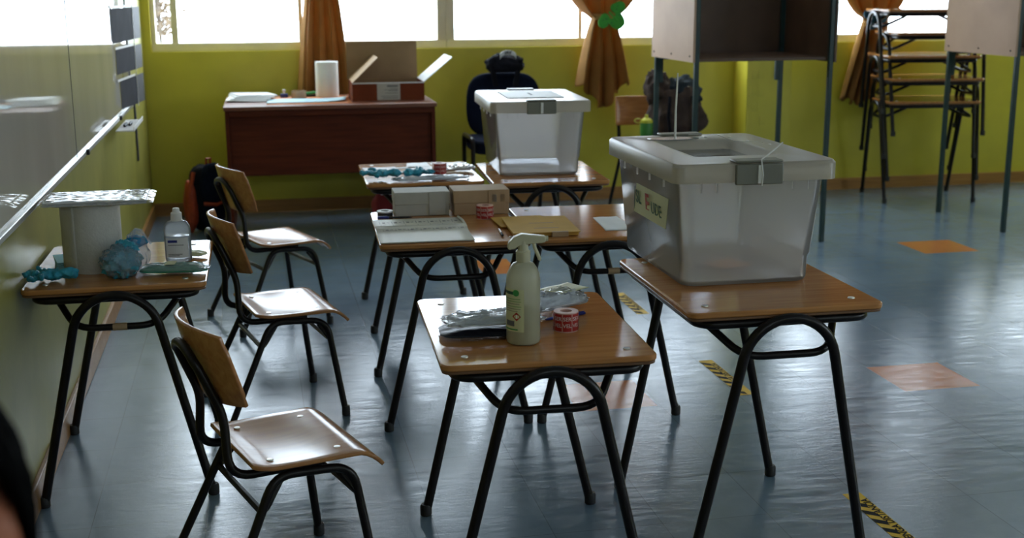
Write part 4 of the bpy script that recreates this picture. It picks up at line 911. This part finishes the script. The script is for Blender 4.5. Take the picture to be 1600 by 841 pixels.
# ------------------------------------------------------------------ seated person cropped at the lower left
def make_person(x, y, rz, seat_z=.42):
    e = thing('person', 'person with short black hair seated low by the left wall, nearest the camera', 'person', (x, y, 0), rz)
    # facing local -y, seated
    J = {'pel': (0, .02, .50), 'abd': (0, .03, .64), 'chest': (0, .03, .82), 'neck': (0, .025, .97), 'hd0': (0, .02, 1.05),
         'shL': (.16, .03, .91), 'elL': (.22, -.02, .66), 'wrL': (.14, -.24, .585), 'shR': (-.16, .03, .91), 'elR': (-.22, -.02, .66), 'wrR': (-.14, -.24, .585),
         'hpL': (.09, -.02, .49), 'knL': (.11, -.42, .50), 'anL': (.11, -.40, .09), 'toL': (.12, -.55, .045), 'hpR': (-.09, -.02, .49), 'knR': (-.11, -.42, .50), 'anR': (-.11, -.40, .09), 'toR': (-.12, -.55, .045)}
    Rr = {'pel': .125, 'abd': .115, 'chest': .13, 'neck': .052, 'hd0': .05, 'sh': .062, 'el': .042, 'wr': .028, 'hp': .085, 'kn': .062, 'an': .042, 'to': .035}
    E = [('pel', 'abd'), ('abd', 'chest'), ('chest', 'neck'), ('neck', 'hd0')]
    for s in 'LR': E += [('chest', 'sh'+s), ('sh'+s, 'el'+s), ('el'+s, 'wr'+s), ('pel', 'hp'+s), ('hp'+s, 'kn'+s), ('kn'+s, 'an'+s), ('an'+s, 'to'+s)]
    b = B()
    rad = lambda k: Rr[k if k in Rr else k[:2]]
    def cap(A, C, ra, rc):
        A = Vector(A); C = Vector(C); n = 7; b.tube([A.lerp(C, k/n) for k in range(n+1)], ra, 14, rr=[ra+(rc-ra)*k/n for k in range(n+1)]); b.ball(A, ra, 14, 9); b.ball(C, rc, 14, 9)
    for a, c_ in E: cap(J[a], J[c_], rad(a), rad(c_))
    for s in (1, -1):      # hands resting on the thighs: palm, four fingers and a thumb
        w_ = Vector((s*.14, -.24, .585)); b.ball(w_+Vector((-s*.005, -.05, -.006)), (.036, .048, .016), 12, 8)
        for k, ln in enumerate((.058, .068, .072, .062)):
            p = w_+Vector((s*(.028-.019*k), -.085, -.006)); b.tube([p, p+Vector((0, -ln*.45, .002)), p+Vector((0, -ln*.8, -.008)), p+Vector((0, -ln, -.018))], .009, 8, rr=[.0095, .009, .0085, .0065])
        p = w_+Vector((-s*.03, -.035, -.004)); b.tube([p, p+Vector((-s*.022, -.022, -.003)), p+Vector((-s*.028, -.050, -.010))], .010, 8, rr=[.011, .010, .0075])
    # head with face
    hc = Vector((0, .0, 1.165))
    def head(u, v):
        a = 2*pi*u; ph = pi*(v-.5); d = Vector((cos(ph)*cos(a), cos(ph)*sin(a), sin(ph))); r_ = Vector((.076, .095, .115))
        k = 1.0; front = max(0, -d.y)
        k -= .10*max(0, -d.z-.2)*(1-front*.5)
        k += .17*max(0, 1-((d.x/.13)**2+((d.z+.12)/.20)**2))*front          # nose
        k -= .05*sum(max(0, 1-(((d.x-sx*.36)/.17)**2+((d.z-.08)/.12)**2)) for sx in (-1, 1))*front   # eye sockets
        k += .04*max(0, 1-((d.x/.26)**2+((d.z+.50)/.07)**2))*front + .05*max(0, 1-((d.x/.3)**2+((d.z+.85)/.2)**2))*front
        return tuple(hc+Vector((d.x*r_.x*k, d.y*r_.y*k, d.z*r_.z*k)))
    b.grid(head, 48, 32)
    for s in (-1, 1): b.ball(hc+Vector((s*.077, .008, -.005)), (.010, .018, .030), 10, 8)
    b.build('body', MT['skin'], e, remesh=.0055)
    for s in (-1, 1):
        ey = B().ball(hc+Vector((s*.029, -.0735, .009)), .0115, 12, 8).build('eye', MT['eye'], e); B().ball(hc+Vector((s*.029, -.0838, .009)), (.0052, .0025, .0052), 8, 6).build('iris', MT['dark'], ey); B().tube([hc+Vector((s*q, -.083+.25*(q-.012)**1*.6, .027+.004*sin(q*70))) for q in (.014, .024, .034, .044)], .0028, 6).build('eyebrow', MT['hair'], e)
    B().tube([hc+Vector((q, -.088+abs(q)*.35, -.052-.05*q*q*10)) for q in (-.022, -.012, 0, .012, .022)], .0045, 8, rr=[.002, .0045, .0052, .0045, .002]).build('lips', MT['redbag'], e)
    def hair(u, v):
        a = 2*pi*u; fr = -sin(a)
        lim = -.5 if fr < -.15 else -.5+.95*min(1, (fr+.15)/.4); ph = lim+(pi/2-lim)*v
        d = Vector((cos(ph)*cos(a), cos(ph)*sin(a), sin(ph))); k = 1.10+.03*noise.noise(d*9)
        return tuple(hc+Vector((0, .008, .006))+Vector((d.x*.082*k, d.y*.100*k, d.z*.118*k)))
    B().grid(hair, 60, 26).build('hair', MT['hair'], e, solid=.010)
    sh = B(); b = sh
    for a, c_, k in (('pel', 'abd', 1.08), ('abd', 'chest', 1.08), ('chest', 'shL', 1.1), ('chest', 'shR', 1.1), ('shL', 'elL', 1.22), ('shR', 'elR', 1.22)):
        cap(J[a], J[c_], rad(a)*k, rad(c_)*k)
    sh.build('shirt', MT['shirt'], e, remesh=.010)
    tr = B(); b = tr
    for s in 'LR':
        cap(J['pel'], J['hp'+s], .132, .092); cap(J['hp'+s], J['kn'+s], .094, .070); cap(J['kn'+s], J['an'+s], .070, .055)
    tr.build('trousers', MT['trouser'], e, remesh=.010)
    for s in (1, -1):
        B().ball((s*.115, -.47, .045), (.045, .125, .045), 16, 10).build('shoe', MT['dark'], e)
    return e
make_person(.444, .93, radians(-2))
t = thing('stool', 'low round stool under the seated person at the lower left', 'stool', (.444, .93, 0), 0)
B().lathe([(.15, .335), (.16, .34), (.16, .36), (.15, .365)], n=28).build('seat', MT['seat'], t)
for k in range(4):
    a = pi/4+pi/2*k; B().tube([(.10*cos(a), .10*sin(a), .35), (.15*cos(a), .15*sin(a), .012)], .012, 8).build('leg', MT['black'], t)
